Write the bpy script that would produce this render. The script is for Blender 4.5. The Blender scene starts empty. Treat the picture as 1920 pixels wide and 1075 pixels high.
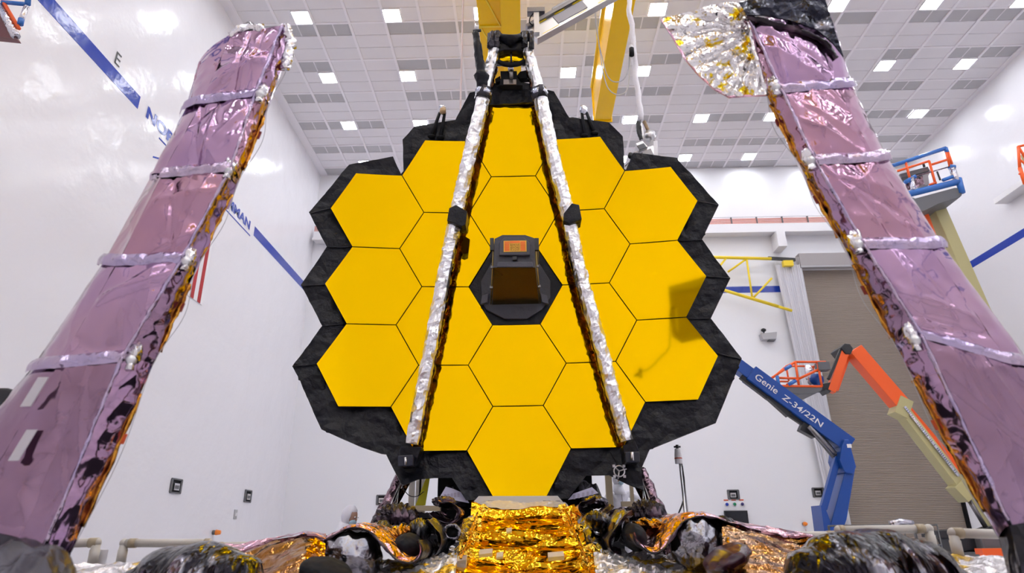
import bpy, bmesh, math, random
from mathutils import Vector, Matrix, noise, geometry
random.seed(7)
SC = bpy.context.scene
COL = SC.collection
V = Vector
PI = math.pi
# ------------------------------------------------------------------ camera
H = 1.5
F = 1215.73
PITCH, YAW, ROLL = .36452, -.01818, -.009849
_f = V((math.sin(YAW)*math.cos(PITCH), math.cos(YAW)*math.cos(PITCH), math.sin(PITCH)))
_r = V((math.cos(YAW), -math.sin(YAW), 0)); _u = _r.cross(_f)
RT = math.cos(ROLL)*_r + math.sin(ROLL)*_u
UP = -math.sin(ROLL)*_r + math.cos(ROLL)*_u
FW = _f
EYE = V((0, 0, H))
def ray(u, v): return RT*((u-960)/F) + UP*((537.5-v)/F) + FW
def PX(u, v, x): d = ray(u, v); return EYE + d*(x/d.x)
def PY(u, v, y): d = ray(u, v); return EYE + d*(y/d.y)
def PZ(u, v, z): d = ray(u, v); return EYE + d*((z-H)/d.z)
cam = bpy.data.cameras.new('camera'); co = bpy.data.objects.new('camera', cam); COL.objects.link(co)
M3 = Matrix((RT, UP, -FW)).transposed()
co.matrix_world = Matrix.Translation(EYE) @ M3.to_4x4()
cam.sensor_width = 36; cam.sensor_fit = 'HORIZONTAL'; cam.lens = F/1920*36
cam.clip_start = .05; cam.clip_end = 200
cam.dof.use_dof = True; cam.dof.focus_distance = 10.3; cam.dof.aperture_fstop = 1.5
SC.camera = co
# ------------------------------------------------------------------ materials
def new_mat(name):
    m = bpy.data.materials.new(name); m.use_nodes = True
    nt = m.node_tree; b = nt.nodes['Principled BSDF']
    return m, nt, b
def N(nt, t, **kw):
    n = nt.nodes.new(t)
    for k, v in kw.items():
        if hasattr(n, k): setattr(n, k, v)
    return n
def mat(name, col, rough=.5, metal=0, bump=0, bscale=8, vary=0, vscale=3, spec=.5, coat=0, coat_r=.1, emit=0, stretch=None, sheen=0):
    m, nt, b = new_mat(name)
    c = (*col, 1)
    b.inputs['Base Color'].default_value = c
    b.inputs['Roughness'].default_value = rough
    b.inputs['Metallic'].default_value = metal
    b.inputs['Specular IOR Level'].default_value = spec
    b.inputs['Coat Weight'].default_value = coat
    b.inputs['Coat Roughness'].default_value = coat_r
    if sheen: b.inputs['Sheen Weight'].default_value = sheen
    if emit:
        b.inputs['Emission Color'].default_value = c; b.inputs['Emission Strength'].default_value = emit
    if bump or vary:
        tc = N(nt, 'ShaderNodeTexCoord'); mp = N(nt, 'ShaderNodeMapping')
        nt.links.new(tc.outputs['Object'], mp.inputs['Vector'])
        if stretch: mp.inputs['Scale'].default_value = stretch
    if bump:
        n = N(nt, 'ShaderNodeTexNoise'); n.inputs['Scale'].default_value = bscale; n.inputs['Detail'].default_value = 4
        bp = N(nt, 'ShaderNodeBump'); bp.inputs['Strength'].default_value = min(1, bump); bp.inputs['Distance'].default_value = .3/bscale
        nt.links.new(mp.outputs[0], n.inputs['Vector'])
        nt.links.new(n.outputs[0], bp.inputs['Height']); nt.links.new(bp.outputs[0], b.inputs['Normal'])
    if vary:
        n = N(nt, 'ShaderNodeTexNoise'); n.inputs['Scale'].default_value = vscale; n.inputs['Detail'].default_value = 5
        mx = N(nt, 'ShaderNodeMix', data_type='RGBA')
        mx.inputs[6].default_value = tuple(x*(1-vary) for x in col)+(1,); mx.inputs[7].default_value = tuple(min(1, x*(1+vary)) for x in col)+(1,)
        nt.links.new(mp.outputs[0], n.inputs['Vector'])
        nt.links.new(n.outputs[0], mx.inputs[0]); nt.links.new(mx.outputs[2], b.inputs['Base Color'])
    return m
def foil(name, col, col2=None, rough=.12, vs=6, strength=.5, ns=3, mixscale=2.5, mixpos=.5, mixw=.06, stretch=None, fine=30, fstr=.25, metal=1):
    """crumpled metallised film: Voronoi creases plus fine wrinkles in the normal"""
    m, nt, b = new_mat(name)
    b.inputs['Metallic'].default_value = metal; b.inputs['Roughness'].default_value = rough
    b.inputs['Base Color'].default_value = (*col, 1)
    tc = N(nt, 'ShaderNodeTexCoord'); mp = N(nt, 'ShaderNodeMapping'); nt.links.new(tc.outputs['Object'], mp.inputs['Vector'])
    if stretch: mp.inputs['Scale'].default_value = stretch
    w = N(nt, 'ShaderNodeTexNoise'); w.inputs['Scale'].default_value = ns; w.inputs['Detail'].default_value = 2
    nt.links.new(mp.outputs[0], w.inputs['Vector'])
    ad = N(nt, 'ShaderNodeMix', data_type='RGBA'); ad.inputs[0].default_value = .25
    nt.links.new(mp.outputs[0], ad.inputs[6]); nt.links.new(w.outputs['Color'], ad.inputs[7])
    vo = N(nt, 'ShaderNodeTexVoronoi'); vo.inputs['Scale'].default_value = vs
    nt.links.new(ad.outputs[2], vo.inputs['Vector'])
    b1 = N(nt, 'ShaderNodeBump'); b1.inputs['Strength'].default_value = strength; b1.inputs['Distance'].default_value = .5/vs
    nt.links.new(vo.outputs['Distance'], b1.inputs['Height'])
    v2 = N(nt, 'ShaderNodeTexVoronoi'); v2.inputs['Scale'].default_value = fine
    nt.links.new(ad.outputs[2], v2.inputs['Vector'])
    b2 = N(nt, 'ShaderNodeBump'); b2.inputs['Strength'].default_value = fstr; b2.inputs['Distance'].default_value = .5/fine
    nt.links.new(v2.outputs['Distance'], b2.inputs['Height']); nt.links.new(b1.outputs[0], b2.inputs['Normal'])
    nt.links.new(b2.outputs[0], b.inputs['Normal'])
    if col2:
        n = N(nt, 'ShaderNodeTexNoise'); n.inputs['Scale'].default_value = mixscale; n.inputs['Detail'].default_value = 3
        nt.links.new(mp.outputs[0], n.inputs['Vector'])
        r = N(nt, 'ShaderNodeValToRGB'); r.color_ramp.elements[0].position = mixpos-mixw; r.color_ramp.elements[1].position = mixpos+mixw
        r.color_ramp.elements[0].color = (*col, 1); r.color_ramp.elements[1].color = (*col2, 1)
        nt.links.new(n.outputs[0], r.inputs[0]); nt.links.new(r.outputs[0], b.inputs['Base Color'])
    return m
M = {}
M['wall'] = mat('white_gloss_paint', (.80, .785, .825), .17, bump=.11, bscale=.9, spec=.55)
M['wall_matt'] = mat('white_matt_paint', (.90, .885, .90), .7, spec=.2)
M['backwall'] = mat('white_panel_paint', (.82, .815, .85), .28, bump=.03, bscale=2)
M['floor'] = mat('grey_epoxy_floor', (.64, .62, .65), .2, vary=.06)
M['tile'] = mat('white_ceiling_tile', (.78, .755, .785), .75, vary=.03, vscale=1)
M['tile_grey'] = mat('grey_filter_grille', (.47, .46, .48), .6, vary=.08, vscale=.8)
M['tbar'] = mat('white_ceiling_bar', (.86, .83, .87), .5)
M['lamp'] = mat('lit_diffuser', (.925, .955, 1.0), .5, emit=28)
M['white'] = mat('white_enamel', (.8, .78, .8), .35)
M['blue_paint'] = mat('blue_wall_paint', (.012, .045, .38), .17, bump=.11, bscale=.9)
M['black_paint'] = mat('black_wall_paint', (.02, .02, .02), .3)
M['gold_mirror'] = mat('polished_gold', (1.0, .625, .0008), .045, 1)
M['blacksheet'] = mat('black_blanket_fabric', (.005, .005, .009), .34, bump=.7, bscale=4.5, spec=.24)
M['blackmatt'] = mat('matt_black', (.008, .008, .01), .7, spec=.2)
M['blackplastic'] = mat('black_plastic', (.015, .015, .018), .4)
M['blackfoil'] = foil('black_crinkled_film', (.05, .045, .06), (.012, .01, .014), rough=.25, vs=9, strength=.7, metal=.4)
M['brownfoil'] = foil('dark_brown_film', (.07, .03, .012), (.015, .008, .006), rough=.18, vs=14, strength=.8, mixscale=5)
M['silversleeve'] = foil('silver_sleeve_film', (.83, .82, .84), rough=.3, vs=7, strength=.55, fine=25, fstr=.3)
M['pink'] = foil('pink_violet_film', (.46, .29, .40), (.42, .27, .45), rough=.10, vs=2.2, strength=.22, fine=9, fstr=.07, mixscale=1.2, mixw=.2)
M['pink3'] = foil('violet_film_dark_reflection', (.30, .18, .25), (.36, .24, .36), rough=.10, vs=2.2, strength=.28, fine=9, fstr=.08, mixscale=1.4, mixw=.2)  # darker purple copy for the lowest panels; dark reflections put into the colour
M['pink2'] = foil('rose_film', (.48, .27, .33), (.42, .24, .36), rough=.11, vs=2.5, strength=.24, fine=9, fstr=.07, mixscale=1.5, mixw=.2)
M['lilac_tape'] = foil('lilac_crinkled_tape', (.46, .38, .56), (.50, .40, .52), rough=.13, vs=9, strength=.5)
M['silver'] = foil('silver_crinkled_film', (.80, .78, .80), rough=.14, vs=8, strength=.8, fine=22, fstr=.5)
M['silvergold'] = foil('silver_film_with_gold_patches', (.80, .77, .78), (.75, .47, .04), rough=.22, vs=8, strength=.8, mixscale=4, mixpos=.58, mixw=.02, metal=.6)
M['silvergrey'] = foil('grey_silver_film', (.36, .36, .39), (.14, .13, .16), rough=.24, vs=7, strength=.6, mixscale=3, mixw=.2)
M['goldfoil'] = foil('gold_crumpled_film', (.93, .56, .02), (.78, .38, .01), rough=.08, vs=2.4, strength=.3, fine=6, fstr=.12, mixscale=3, mixw=.15, stretch=(1, 2, 2))
M['amber'] = foil('amber_film', (.33, .15, .012), (.28, .11, .03), rough=.12, vs=3.5, strength=.35, fine=10, fstr=.15, mixscale=3, mixw=.2)
M['pinkbright'] = foil('bright_pink_crinkled_film', (.82, .50, .66), (.76, .40, .42), rough=.14, vs=10, strength=.8, mixscale=4, mixw=.1)
M['purpleblack'] = foil('black_purple_membrane', (.018, .010, .016), (.14, .09, .12), rough=.22, vs=8, strength=.7, mixscale=4, mixpos=.56, mixw=.05, stretch=(1, 1, 1), metal=.5)
M['membrane'] = foil('black_silver_membrane', (.015, .013, .018), (.27, .26, .29), rough=.2, vs=6, strength=.5, fine=16, fstr=.25, mixscale=3.4, mixpos=.61, mixw=.045, stretch=(2.4, 1, .5), metal=.65)
M['bundlefilm'] = foil('glossy_black_film', (.012, .010, .014), (.30, .29, .33), rough=.15, vs=5, strength=.45, fine=14, fstr=.3, mixscale=3, mixpos=.60, mixw=.05, stretch=(2.8, 1, .7), metal=.9)
M['orangeedge'] = foil('orange_kapton_strip', (.75, .38, .05), (.45, .18, .03), rough=.2, vs=9, strength=.6, mixscale=6)
M['redtag'] = mat('dark_red_tag', (.20, .02, .015), .4)
M['redtag2'] = mat('orange_red_tag', (.62, .09, .02), .4)
M['steel'] = mat('brushed_steel', (.62, .61, .62), .28, 1)
M['darksteel'] = mat('dark_steel', (.22, .21, .22), .35, 1)
M['grey'] = mat('grey_paint', (.42, .41, .43), .45)
M['darkgrey'] = mat('dark_grey_paint', (.12, .12, .13), .45)
M['silvermatt'] = mat('crinkled_silver_sheet', (.66, .65, .68), .28, .45, bump=.8, bscale=22)
M['craneyellow'] = mat('crane_yellow_paint', (.90, .53, .0), .2, vary=.03, spec=.3)
M['yellow'] = mat('safety_yellow_paint', (.85, .62, .02), .35)
M['brightyellow'] = mat('lemon_yellow_board', (.92, .85, .03), .45)
M['liftblue'] = mat('lift_blue_paint', (.003, .062, .33), .3)
M['wrapblue'] = mat('blue_wrapping_film', (.03, .15, .50), .25, bump=.5, bscale=25)
M['wrapclear'] = foil('clear_wrapping_film', (.55, .58, .70), (.75, .72, .76), rough=.25, vs=20, strength=.7)
M['orange'] = mat('lift_orange_paint', (.90, .115, .012), .35)
M['tan'] = mat('lift_tan_paint', (.48, .43, .21), .42)
M['door'] = mat('taupe_door_paint', (.33, .275, .235), .45)
M['housing'] = mat('grey_door_hood', (.36, .33, .33), .4)
M['curtain'] = mat('white_strip_curtain', (.80, .79, .83), .35)
M['pipe'] = mat('salmon_pipe', (.72, .30, .24), .35)
M['pvc'] = mat('cream_plastic_pipe', (.56, .52, .46), .4)
M['pvc_joint'] = mat('tan_plastic_fitting', (.42, .34, .22), .4)
M['suit'] = mat('white_cleanroom_suit', (.70, .69, .76), .75, bump=.4, bscale=14)
M['mask'] = mat('pale_blue_mask', (.35, .50, .60), .7)
M['skin'] = mat('skin', (.38, .22, .16), .5)
M['glove'] = mat('cream_glove', (.62, .58, .42), .55)
M['red'] = mat('red_cloth', (.42, .015, .02), .6)
M['screen'] = mat('dark_glass_screen', (.004, .005, .010), .12)
M['sleeve'] = mat('white_plastic_sleeve', (.82, .78, .82), .35, bump=.6, bscale=18)
M['label'] = mat('orange_label', (.85, .17, .01), .5)
M['labely'] = mat('label_yellow', (.75, .42, .03), .5)
M['labelink'] = mat('label_ink', (.30, .09, .0), .6)
M['paper'] = mat('lilac_dotted_sheet', (.60, .58, .74), .6)
M['dot'] = mat('grey_print', (.42, .38, .50), .6)
M['bluebtn'] = mat('blue_button', (.01, .04, .40), .3)
M['greenbtn'] = mat('green_button', (.01, .22, .08), .3)
M['purplebtn'] = mat('dark_blue_button', (.02, .01, .12), .3)
M['beacon'] = mat('orange_beacon_lens', (.95, .25, .02), .3)
M['maroon'] = mat('maroon_ribbed_underside', (.16, .05, .06), .45, bump=.5, bscale=30)
M['truss'] = foil('purple_brown_film', (.33, .22, .27), (.16, .10, .12), rough=.22, vs=9, strength=.6, mixscale=5)
M['strut_back'] = foil('dark_bronze_strut_back', (.13, .06, .03), (.02, .012, .015), rough=.2, vs=20, strength=.9, fine=50, mixscale=9)
M['tyre'] = mat('grey_rubber_tyre', (.10, .10, .10), .8)
# ------------------------------------------------------------------ mesh builder
class MB:
    def __init__(s): s.v = []; s.f = []; s.m = []; s.smooth = []
    def add(s, vs, fs, mi=0, sm=False):
        o = len(s.v); s.v += [V(p) for p in vs]; s.f += [[o+i for i in f] for f in fs]; s.m += [mi]*len(fs); s.smooth += [sm]*len(fs); return s
    def hexa(s, p, mi=0):   # p: 4 bottom + 4 top
        return s.add(p, [(0, 3, 2, 1), (4, 5, 6, 7), (0, 1, 5, 4), (1, 2, 6, 5), (2, 3, 7, 6), (3, 0, 4, 7)], mi)
    def box(s, a, b, mi=0):
        x0, y0, z0 = a; x1, y1, z1 = b
        return s.hexa([(x0, y0, z0), (x1, y0, z0), (x1, y1, z0), (x0, y1, z0), (x0, y0, z1), (x1, y0, z1), (x1, y1, z1), (x0, y1, z1)], mi)
    def obox(s, c, ax, ay, az, mi=0):  # half-axis vectors
        c, ax, ay, az = V(c), V(ax), V(ay), V(az)
        return s.hexa([c-ax-ay-az, c+ax-ay-az, c+ax+ay-az, c-ax+ay-az, c-ax-ay+az, c+ax-ay+az, c+ax+ay+az, c-ax+ay+az], mi)
    def bar(s, a, b, w, h=None, up=(0, 1, 0), mi=0):  # rectangular bar; w across 'up', h along 'up'
        a, b = V(a), V(b); h = h or w; d = (b-a).normalized(); up = V(up); sd = d.cross(up)
        if sd.length < 1e-4: sd = d.cross(V((1, 0, 0)))
        sd.normalize(); u = sd.cross(d)
        return s.hexa([a-sd*w/2-u*h/2, a+sd*w/2-u*h/2, a+sd*w/2+u*h/2, a-sd*w/2+u*h/2, b-sd*w/2-u*h/2, b+sd*w/2-u*h/2, b+sd*w/2+u*h/2, b-sd*w/2+u*h/2], mi)
    def tube(s, pts, r, n=10, mi=0, wob=0, seed=0, ws=6, cap=True):
        pts = [V(p) for p in pts]; L = len(pts); rs = r if isinstance(r, (list, tuple)) else [r]*L
        vs = []; fs = []; prev = None
        for i, p in enumerate(pts):
            d = (pts[min(i+1, L-1)]-pts[max(i-1, 0)]).normalized()
            if prev is None:
                a = d.cross(V((0, 0, 1)));
                if a.length < .1: a = d.cross(V((0, 1, 0)))
                a.normalize()
            else: a = (prev-d*prev.dot(d)).normalized()
            prev = a; b = d.cross(a)
            for k in range(n):
                t = 2*PI*k/n; q = a*math.cos(t)+b*math.sin(t); rr = rs[i]
                if wob: rr *= 1+wob*(noise.noise((p+q*.35)*ws+V((seed, 0, 0)))+.6*noise.noise((p+q*.2)*ws*3))
                vs.append(p+q*rr)
        for i in range(L-1):
            for k in range(n):
                k2 = (k+1) % n; fs.append((i*n+k, i*n+k2, (i+1)*n+k2, (i+1)*n+k))
        if cap: fs.append(tuple(range(n))[::-1]); fs.append(tuple((L-1)*n+k for k in range(n)))
        return s.add(vs, fs, mi, True)
    def cyl(s, a, b, r, n=16, mi=0, r2=None): return s.tube([a, b], [r, r2 if r2 is not None else r], n, mi)
    def prism(s, poly, d, mi=0):      # polygon (3D pts) extruded by vector d
        poly = [V(p) for p in poly]; d = V(d); n = len(poly)
        return s.add(poly+[p+d for p in poly], [tuple(range(n)), tuple(range(n, 2*n))[::-1]]+[(i, i+n, (i+1) % n+n, (i+1) % n) for i in range(n)], mi)
    def sphere(s, c, r, nu=16, nv=10, mi=0, fn=None):
        c = V(c); r = V(r) if hasattr(r, '__len__') else V((r, r, r)); vs = []; fs = []
        for j in range(nv+1):
            ph = PI*j/nv
            for i in range(nu):
                th = 2*PI*i/nu; d = V((math.sin(ph)*math.cos(th), math.sin(ph)*math.sin(th), math.cos(ph)))
                k = fn(d) if fn else 1
                vs.append(c+V((d.x*r.x, d.y*r.y, d.z*r.z))*k)
        for j in range(nv):
            for i in range(nu):
                i2 = (i+1) % nu; fs.append((j*nu+i, j*nu+i2, (j+1)*nu+i2, (j+1)*nu+i))
        return s.add(vs, fs, mi, True)
    def grid(s, fn, nu, nv, mi=0, sm=True):
        vs = [fn(i/nu, j/nv) for j in range(nv+1) for i in range(nu+1)]
        fs = [(j*(nu+1)+i, j*(nu+1)+i+1, (j+1)*(nu+1)+i+1, (j+1)*(nu+1)+i) for j in range(nv) for i in range(nu)]
        return s.add(vs, fs, mi, sm)
def flatten(mb): mb.smooth = [False]*len(mb.smooth); return mb
WL = {}
def wl(o): return WL.get(o.name, V((0, 0, 0)))
def obj(name, mb, mats, parent=None, origin=None, bevel=0, solid=0, recalc=True):
    if not isinstance(mats, (list, tuple)): mats = [mats]
    me = bpy.data.meshes.new(name)
    if origin is None:
        if parent is not None: origin = wl(parent)
        else:
            xs = [p.x for p in mb.v]; ys = [p.y for p in mb.v]; zs = [p.z for p in mb.v]
            origin = V(((min(xs)+max(xs))/2, (min(ys)+max(ys))/2, min(zs)))
    origin = V(origin)
    me.from_pydata([tuple(p-origin) for p in mb.v], [], [tuple(f) for f in mb.f])
    for m in mats: me.materials.append(m)
    for p, mi, sm in zip(me.polygons, mb.m, mb.smooth): p.material_index = mi; p.use_smooth = sm
    if recalc:
        bm = bmesh.new(); bm.from_mesh(me); bmesh.ops.recalc_face_normals(bm, faces=bm.faces); bm.to_mesh(me); bm.free()
    o = bpy.data.objects.new(name, me); COL.objects.link(o)
    if parent is not None: o.parent = parent; o.location = origin-wl(parent)
    else: o.location = origin
    WL[o.name] = origin
    if bevel:
        b = o.modifiers.new('bevel', 'BEVEL'); b.width = bevel; b.segments = 2; b.limit_method = 'ANGLE'
    if solid:
        b = o.modifiers.new('solid', 'SOLIDIFY'); b.thickness = solid; b.offset = -1
    return o
def tag(o, label=None, cat=None, group=None, kind=None):
    if label: o['label'] = label
    if cat: o['category'] = cat
    if group: o['group'] = group
    if kind: o['kind'] = kind
    return o
def thing(name, label, cat, loc, group=None):
    o = bpy.data.objects.new(name, None); COL.objects.link(o); o.location = V(loc); o.empty_display_size = .2
    WL[o.name] = V(loc); tag(o, label, cat, group); return o
def struct(name, mb, mats, parent=None, **kw):
    o = obj(name, mb, mats, parent, **kw)
    if parent is None: o['kind'] = 'structure'
    return o
def dup(src, off, label=None, parent=None):
    c = src.copy(); COL.objects.link(c)
    if parent is not None: c.parent = parent
    else: c.location = src.location+V(off)
    if label: c['label'] = label
    for ch in src.children: dup(ch, (0, 0, 0), parent=c)
    return c
def text(name, body, org, xd, yd, height, m, parent, ext=.004, bold=.012, width=None, font_shear=0):
    cu = bpy.data.curves.new(name, 'FONT'); cu.body = body; cu.size = 1; cu.extrude = 0; cu.offset = bold; cu.shear = font_shear
    t = bpy.data.objects.new(name, cu); COL.objects.link(t)
    bpy.context.view_layer.update()
    me = bpy.data.meshes.new_from_object(t.evaluated_get(bpy.context.evaluated_depsgraph_get()))
    COL.objects.unlink(t); bpy.data.objects.remove(t)
    xs = [v.co.x for v in me.vertices]; ys = [v.co.y for v in me.vertices]
    x0, x1, y0, y1 = min(xs), max(xs), min(ys), max(ys)
    k = height/(.70); kx = (width/(x1-x0)) if width else k
    xd, yd = V(xd).normalized(), V(yd).normalized(); nd = xd.cross(yd)
    mb = MB(); mb.add([V(org)+xd*(v.co.x-x0)*kx+yd*v.co.y*k+nd*ext for v in me.vertices], [list(p.vertices) for p in me.polygons])
    bpy.data.meshes.remove(me)
    return obj(name, mb, m, parent, recalc=False)
def crump(p, s=3, seed=0):
    q = p*s+V((seed*3.7, seed*1.3, seed*.7))
    q = q+V((noise.noise(q*.7), noise.noise(q*.7+V((9, 0, 0))), 0))*.5
    d = noise.voronoi(q)[0]
    return (d[0]*1.2-.6)+.45*(noise.voronoi(q*2.3)[0][0]-.5)
def sheet_fn(base, amp, s, seed, nrm=None):
    e = .01
    def fn(a, b):
        p = base(a, b)
        if nrm is None:
            n = (base(min(1, a+e), b)-base(max(0, a-e), b)).cross(base(a, min(1, b+e))-base(a, max(0, b-e)))
            n = n.normalized() if n.length > 1e-9 else V((0, -1, 0))
        else: n = nrm
        return p+n*(amp*crump(p, s, seed))
    return fn
def bil(p00, p10, p11, p01):
    return lambda a, b: p00*(1-a)*(1-b)+p10*a*(1-b)+p11*a*b+p01*(1-a)*b
def spline(pts, n):
    """Catmull-Rom through 3D points"""
    pts = [V(p) for p in pts]; out = []
    P = [pts[0]*2-pts[1]]+pts+[pts[-1]*2-pts[-2]]
    for i in range(1, len(P)-2):
        for k in range(n):
            t = k/n; a, b, c, d = P[i-1], P[i], P[i+1], P[i+2]
            out.append(.5*((2*b)+(c-a)*t+(2*a-5*b+4*c-d)*t*t+(3*b-a-3*c+d)*t**3))
    out.append(pts[-1]); return out
SC.view_settings.view_transform = 'Standard'; SC.view_settings.look = 'None'; SC.view_settings.gamma = 1; SC.view_settings.use_curve_mapping = False
SC.view_settings.exposure = .74
SC.cycles.sample_clamp_indirect = 5
SC.cycles.max_bounces = 10; SC.cycles.diffuse_bounces = 5; SC.cycles.glossy_bounces = 6
wd = bpy.data.worlds.new('world'); SC.world = wd; wd.use_nodes = True; wd.node_tree.nodes['Background'].inputs[0].default_value = (0, 0, 0, 1)
# ------------------------------------------------------------------ the hall
XL, XR, YF, YB, ZC = -9.75, 18.4, -15.0, 27.3, 17.86
DX, DY, GX, GY = 1.22, .6181, -9.442, 17.363
struct('floor', MB().box((XL-.3, YF-.3, -.3), (XR+.3, YB+.6, 0)), M['floor'])
wall_left = struct('wall_left', MB().box((XL-.3, YF-.3, 0), (XL, YB+.3, ZC)), M['wall'])
wall_right = struct('wall_right', MB().box((XR, YF-.3, 0), (XR+.3, YB+.3, ZC)), M['wall'])
struct('wall_front', MB().box((XL, YF-.3, 0), (XR, YF, ZC)), M['wall_matt'])
DL, DR, DT = 12.42, 17.22, 12.5
wb = MB(); wb.box((XL, YB, 0), (DL, YB+.3, ZC)); wb.box((DR, YB, 0), (XR, YB+.3, ZC)); wb.box((DL, YB, DT), (DR, YB+.3, ZC))
wall_back = struct('wall_back', wb, M['backwall'])
# ceiling: slab, tiles in a bar grid
def gx(k):
    return GX+DX*k-(.36 if k >= 10 else 0)
kmin, kmax = 0, 23; rmin, rmax = -52, 16
cb = MB()
cb.box((XL-.3, YF-.3, ZC+.06), (XR+.3, YB+.3, ZC+.3), 0)
for k in range(kmin, kmax):
    for r in range(rmin, rmax):
        x0, x1 = gx(k)+.03, gx(k+1)-.03; y0, y1 = GY+DY*r+.015, GY+DY*(r+1)-.015
        grey = (r % 3 == 0) and (k % 5 != 3) and random.random() > .08
        if grey:
            if random.random() < .75:
                xm = (x0+x1)/2
                cb.add([(x0, y0, ZC+.03), (x0, y1, ZC+.03), (xm-.02, y1, ZC+.03), (xm-.02, y0, ZC+.03)], [(0, 1, 2, 3)], 1)
                cb.add([(xm+.02, y0, ZC+.03), (xm+.02, y1, ZC+.03), (x1, y1, ZC+.03), (x1, y0, ZC+.03)], [(0, 1, 2, 3)], 1)
                cb.add([(xm-.02, y0, ZC+.02), (xm-.02, y1, ZC+.02), (xm+.02, y1, ZC+.02), (xm+.02, y0, ZC+.02)], [(0, 1, 2, 3)], 0)
            else: cb.add([(x0, y0, ZC+.03), (x0, y1, ZC+.03), (x1, y1, ZC+.03), (x1, y0, ZC+.03)], [(0, 1, 2, 3)], 1)
        else:
            cb.add([(x0, y0, ZC+.02), (x0, y1, ZC+.02), (x1, y1, ZC+.02), (x1, y0, ZC+.02)], [(0, 1, 2, 3)], 0)
for k in range(kmin, kmax+1): cb.box((gx(k)-.045, YF, ZC-.015), (gx(k)+.045, YB, ZC+.055), 2)
for r in range(rmin, rmax+1):
    w = .035 if r % 3 == 0 else .012
    cb.box((gx(0), GY+DY*r-w, ZC-(.01 if r % 3 == 0 else -.005)), (gx(kmax), GY+DY*r+w, ZC+.055), 2 if r % 3 == 0 else 0)
cb.box((XL, YF, ZC-.02), (gx(0)-.03, YB, ZC+.055), 2); cb.box((gx(kmax)+.03, YF, ZC-.02), (XR, YB, ZC+.055), 2)
struct('ceiling', cb, [M['tile'], M['tile_grey'], M['tbar']], recalc=False)
# ceiling lights
lcols = [1.5, 4.0, 6.5, 9.0, 11.3, 13.75, 16.2, 18.75, 21.2]
side_words = ['first from left wall', 'second from left wall', 'third from left wall', 'fourth from left wall', 'middle column', 'fourth from right wall', 'third from right wall', 'second from right wall', 'nearest right wall']
rowinfo = {14: 'last row by the far wall', 9: 'second row from the far wall', 4: 'third row from the far wall', -1: 'fourth row from the far wall'}
proto = None
for r in [14, 9, 4, -1, -6, -11, -16, -21, -26, -31, -36, -41, -46, -51]:
    for ci, c in enumerate(lcols):
        x0 = GX+DX*c; y0 = GY+DY*r
        base = V((x0+.31, y0+.31, ZC-.03))
        lab = 'square lit ceiling panel, %s, %s' % (rowinfo[r], side_words[ci]) if r in rowinfo else 'square lit ceiling panel in the rows above and behind the viewer'
        if proto is None:
            t = thing('ceiling_light', lab, 'ceiling light', base, 'square ceiling light panels')
            f = MB()
            for a, b in (((x0, y0), (x0+.61, y0+.03)), ((x0, y0+.58), (x0+.61, y0+.61)), ((x0, y0+.03), (x0+.03, y0+.58)), ((x0+.58, y0+.03), (x0+.61, y0+.58))):
                f.box((*a, ZC-.035), (*b, ZC+.015))
            obj('frame', f, M['tbar'], t)
            obj('diffuser', MB().box((x0+.03, y0+.03, ZC-.028), (x0+.58, y0+.58, ZC+.01)), M['lamp'], t)
            proto = t; b0 = base
        else: dup(proto, base-b0, lab)
# blue wall stripes and lettering: paint on the walls
def stripe(name, parent, a, b, m=None): return obj(name, MB().box(a, b), m or M['blue_paint'], parent)
stripe('blue_stripe', wall_left, (XL, -15, 11.71), (XL+.006, 13.62, 12.08))
stripe('blue_stripe', wall_left, (XL, 21.12, 11.71), (XL+.006, YB, 12.08))
stripe('blue_stripe', wall_back, (8.2, YB-.006, 11.44), (DL, YB, 11.74))
stripe('blue_stripe', wall_right, (XR-.006, -15, 11.5), (XR, YB, 11.80))
text('wall_lettering', 'NORTHROP GRUMMAN', (XL, 13.98, 11.75), (0, 1, 0), (0, 0, 1), .31, M['blue_paint'], wall_left, ext=.008, bold=.045, width=6.75)
stripe('wall_underline', wall_left, (XL, 14.7, 11.545), (XL+.006, 20.85, 11.59))
obj('wall_mark', MB().hexa([(XL, 14.62, 10.90), (XL+.006, 14.62, 10.90), (XL+.006, 15.1, 11.10), (XL, 15.1, 11.10), (XL, 14.62, 10.95), (XL+.006, 14.62, 10.95), (XL+.006, 15.1, 11.16), (XL, 15.1, 11.16)]), M['blue_paint'], wall_left)
text('wall_letter', 'E', (XL, 12.44, 12.19), (0, 1, 0), (0, 0, 1), .35, M['black_paint'], wall_left, ext=.008, bold=.0, width=.2)
# wall boxes (recessed outlets)
def outlet(c, n, up, label, w=.42, h=.36):
    """c: centre on wall; n: inward normal; builds a framed recessed panel with a small box"""
    c = V(c); n = V(n); up = V((0, 0, 1)); s = n.cross(up)
    t = thing('wall_outlet', label, 'wall outlet', c, 'recessed outlets on the walls')
    f = MB()
    for a, b, ww, hh in ((0, h/2, w, .04), (0, -h/2, w, .04), (w/2, 0, .04, h), (-w/2, 0, .04, h)): f.obox(c+s*a+up*b+n*.02, s*(ww/2+.02), n*.02, up*(hh/2))
    obj('frame', f, M['darkgrey'], t)
    obj('back_plate', MB().obox(c+n*.005, s*w/2, n*.005, up*h/2), M['blackmatt'], t)
    g = MB().obox(c+n*.03-up*.02+s*.02, s*w*.27, n*.03, up*h*.25); obj('socket_box', g, M['steel'], t)
    obj('socket_face', MB().obox(c+n*.062-up*.03+s*.02, s*w*.2, n*.004, up*h*.13), M['darkgrey'], t)
outlet(PX(329, 912, XL), (1, 0, 0), 0, 'larger recessed outlet box on the left wall', .52, .36)
outlet(PX(464, 931, XL), (1, 0, 0), 0, 'smaller-looking recessed outlet box on left wall, nearer the far corner', .5, .38)
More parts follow.
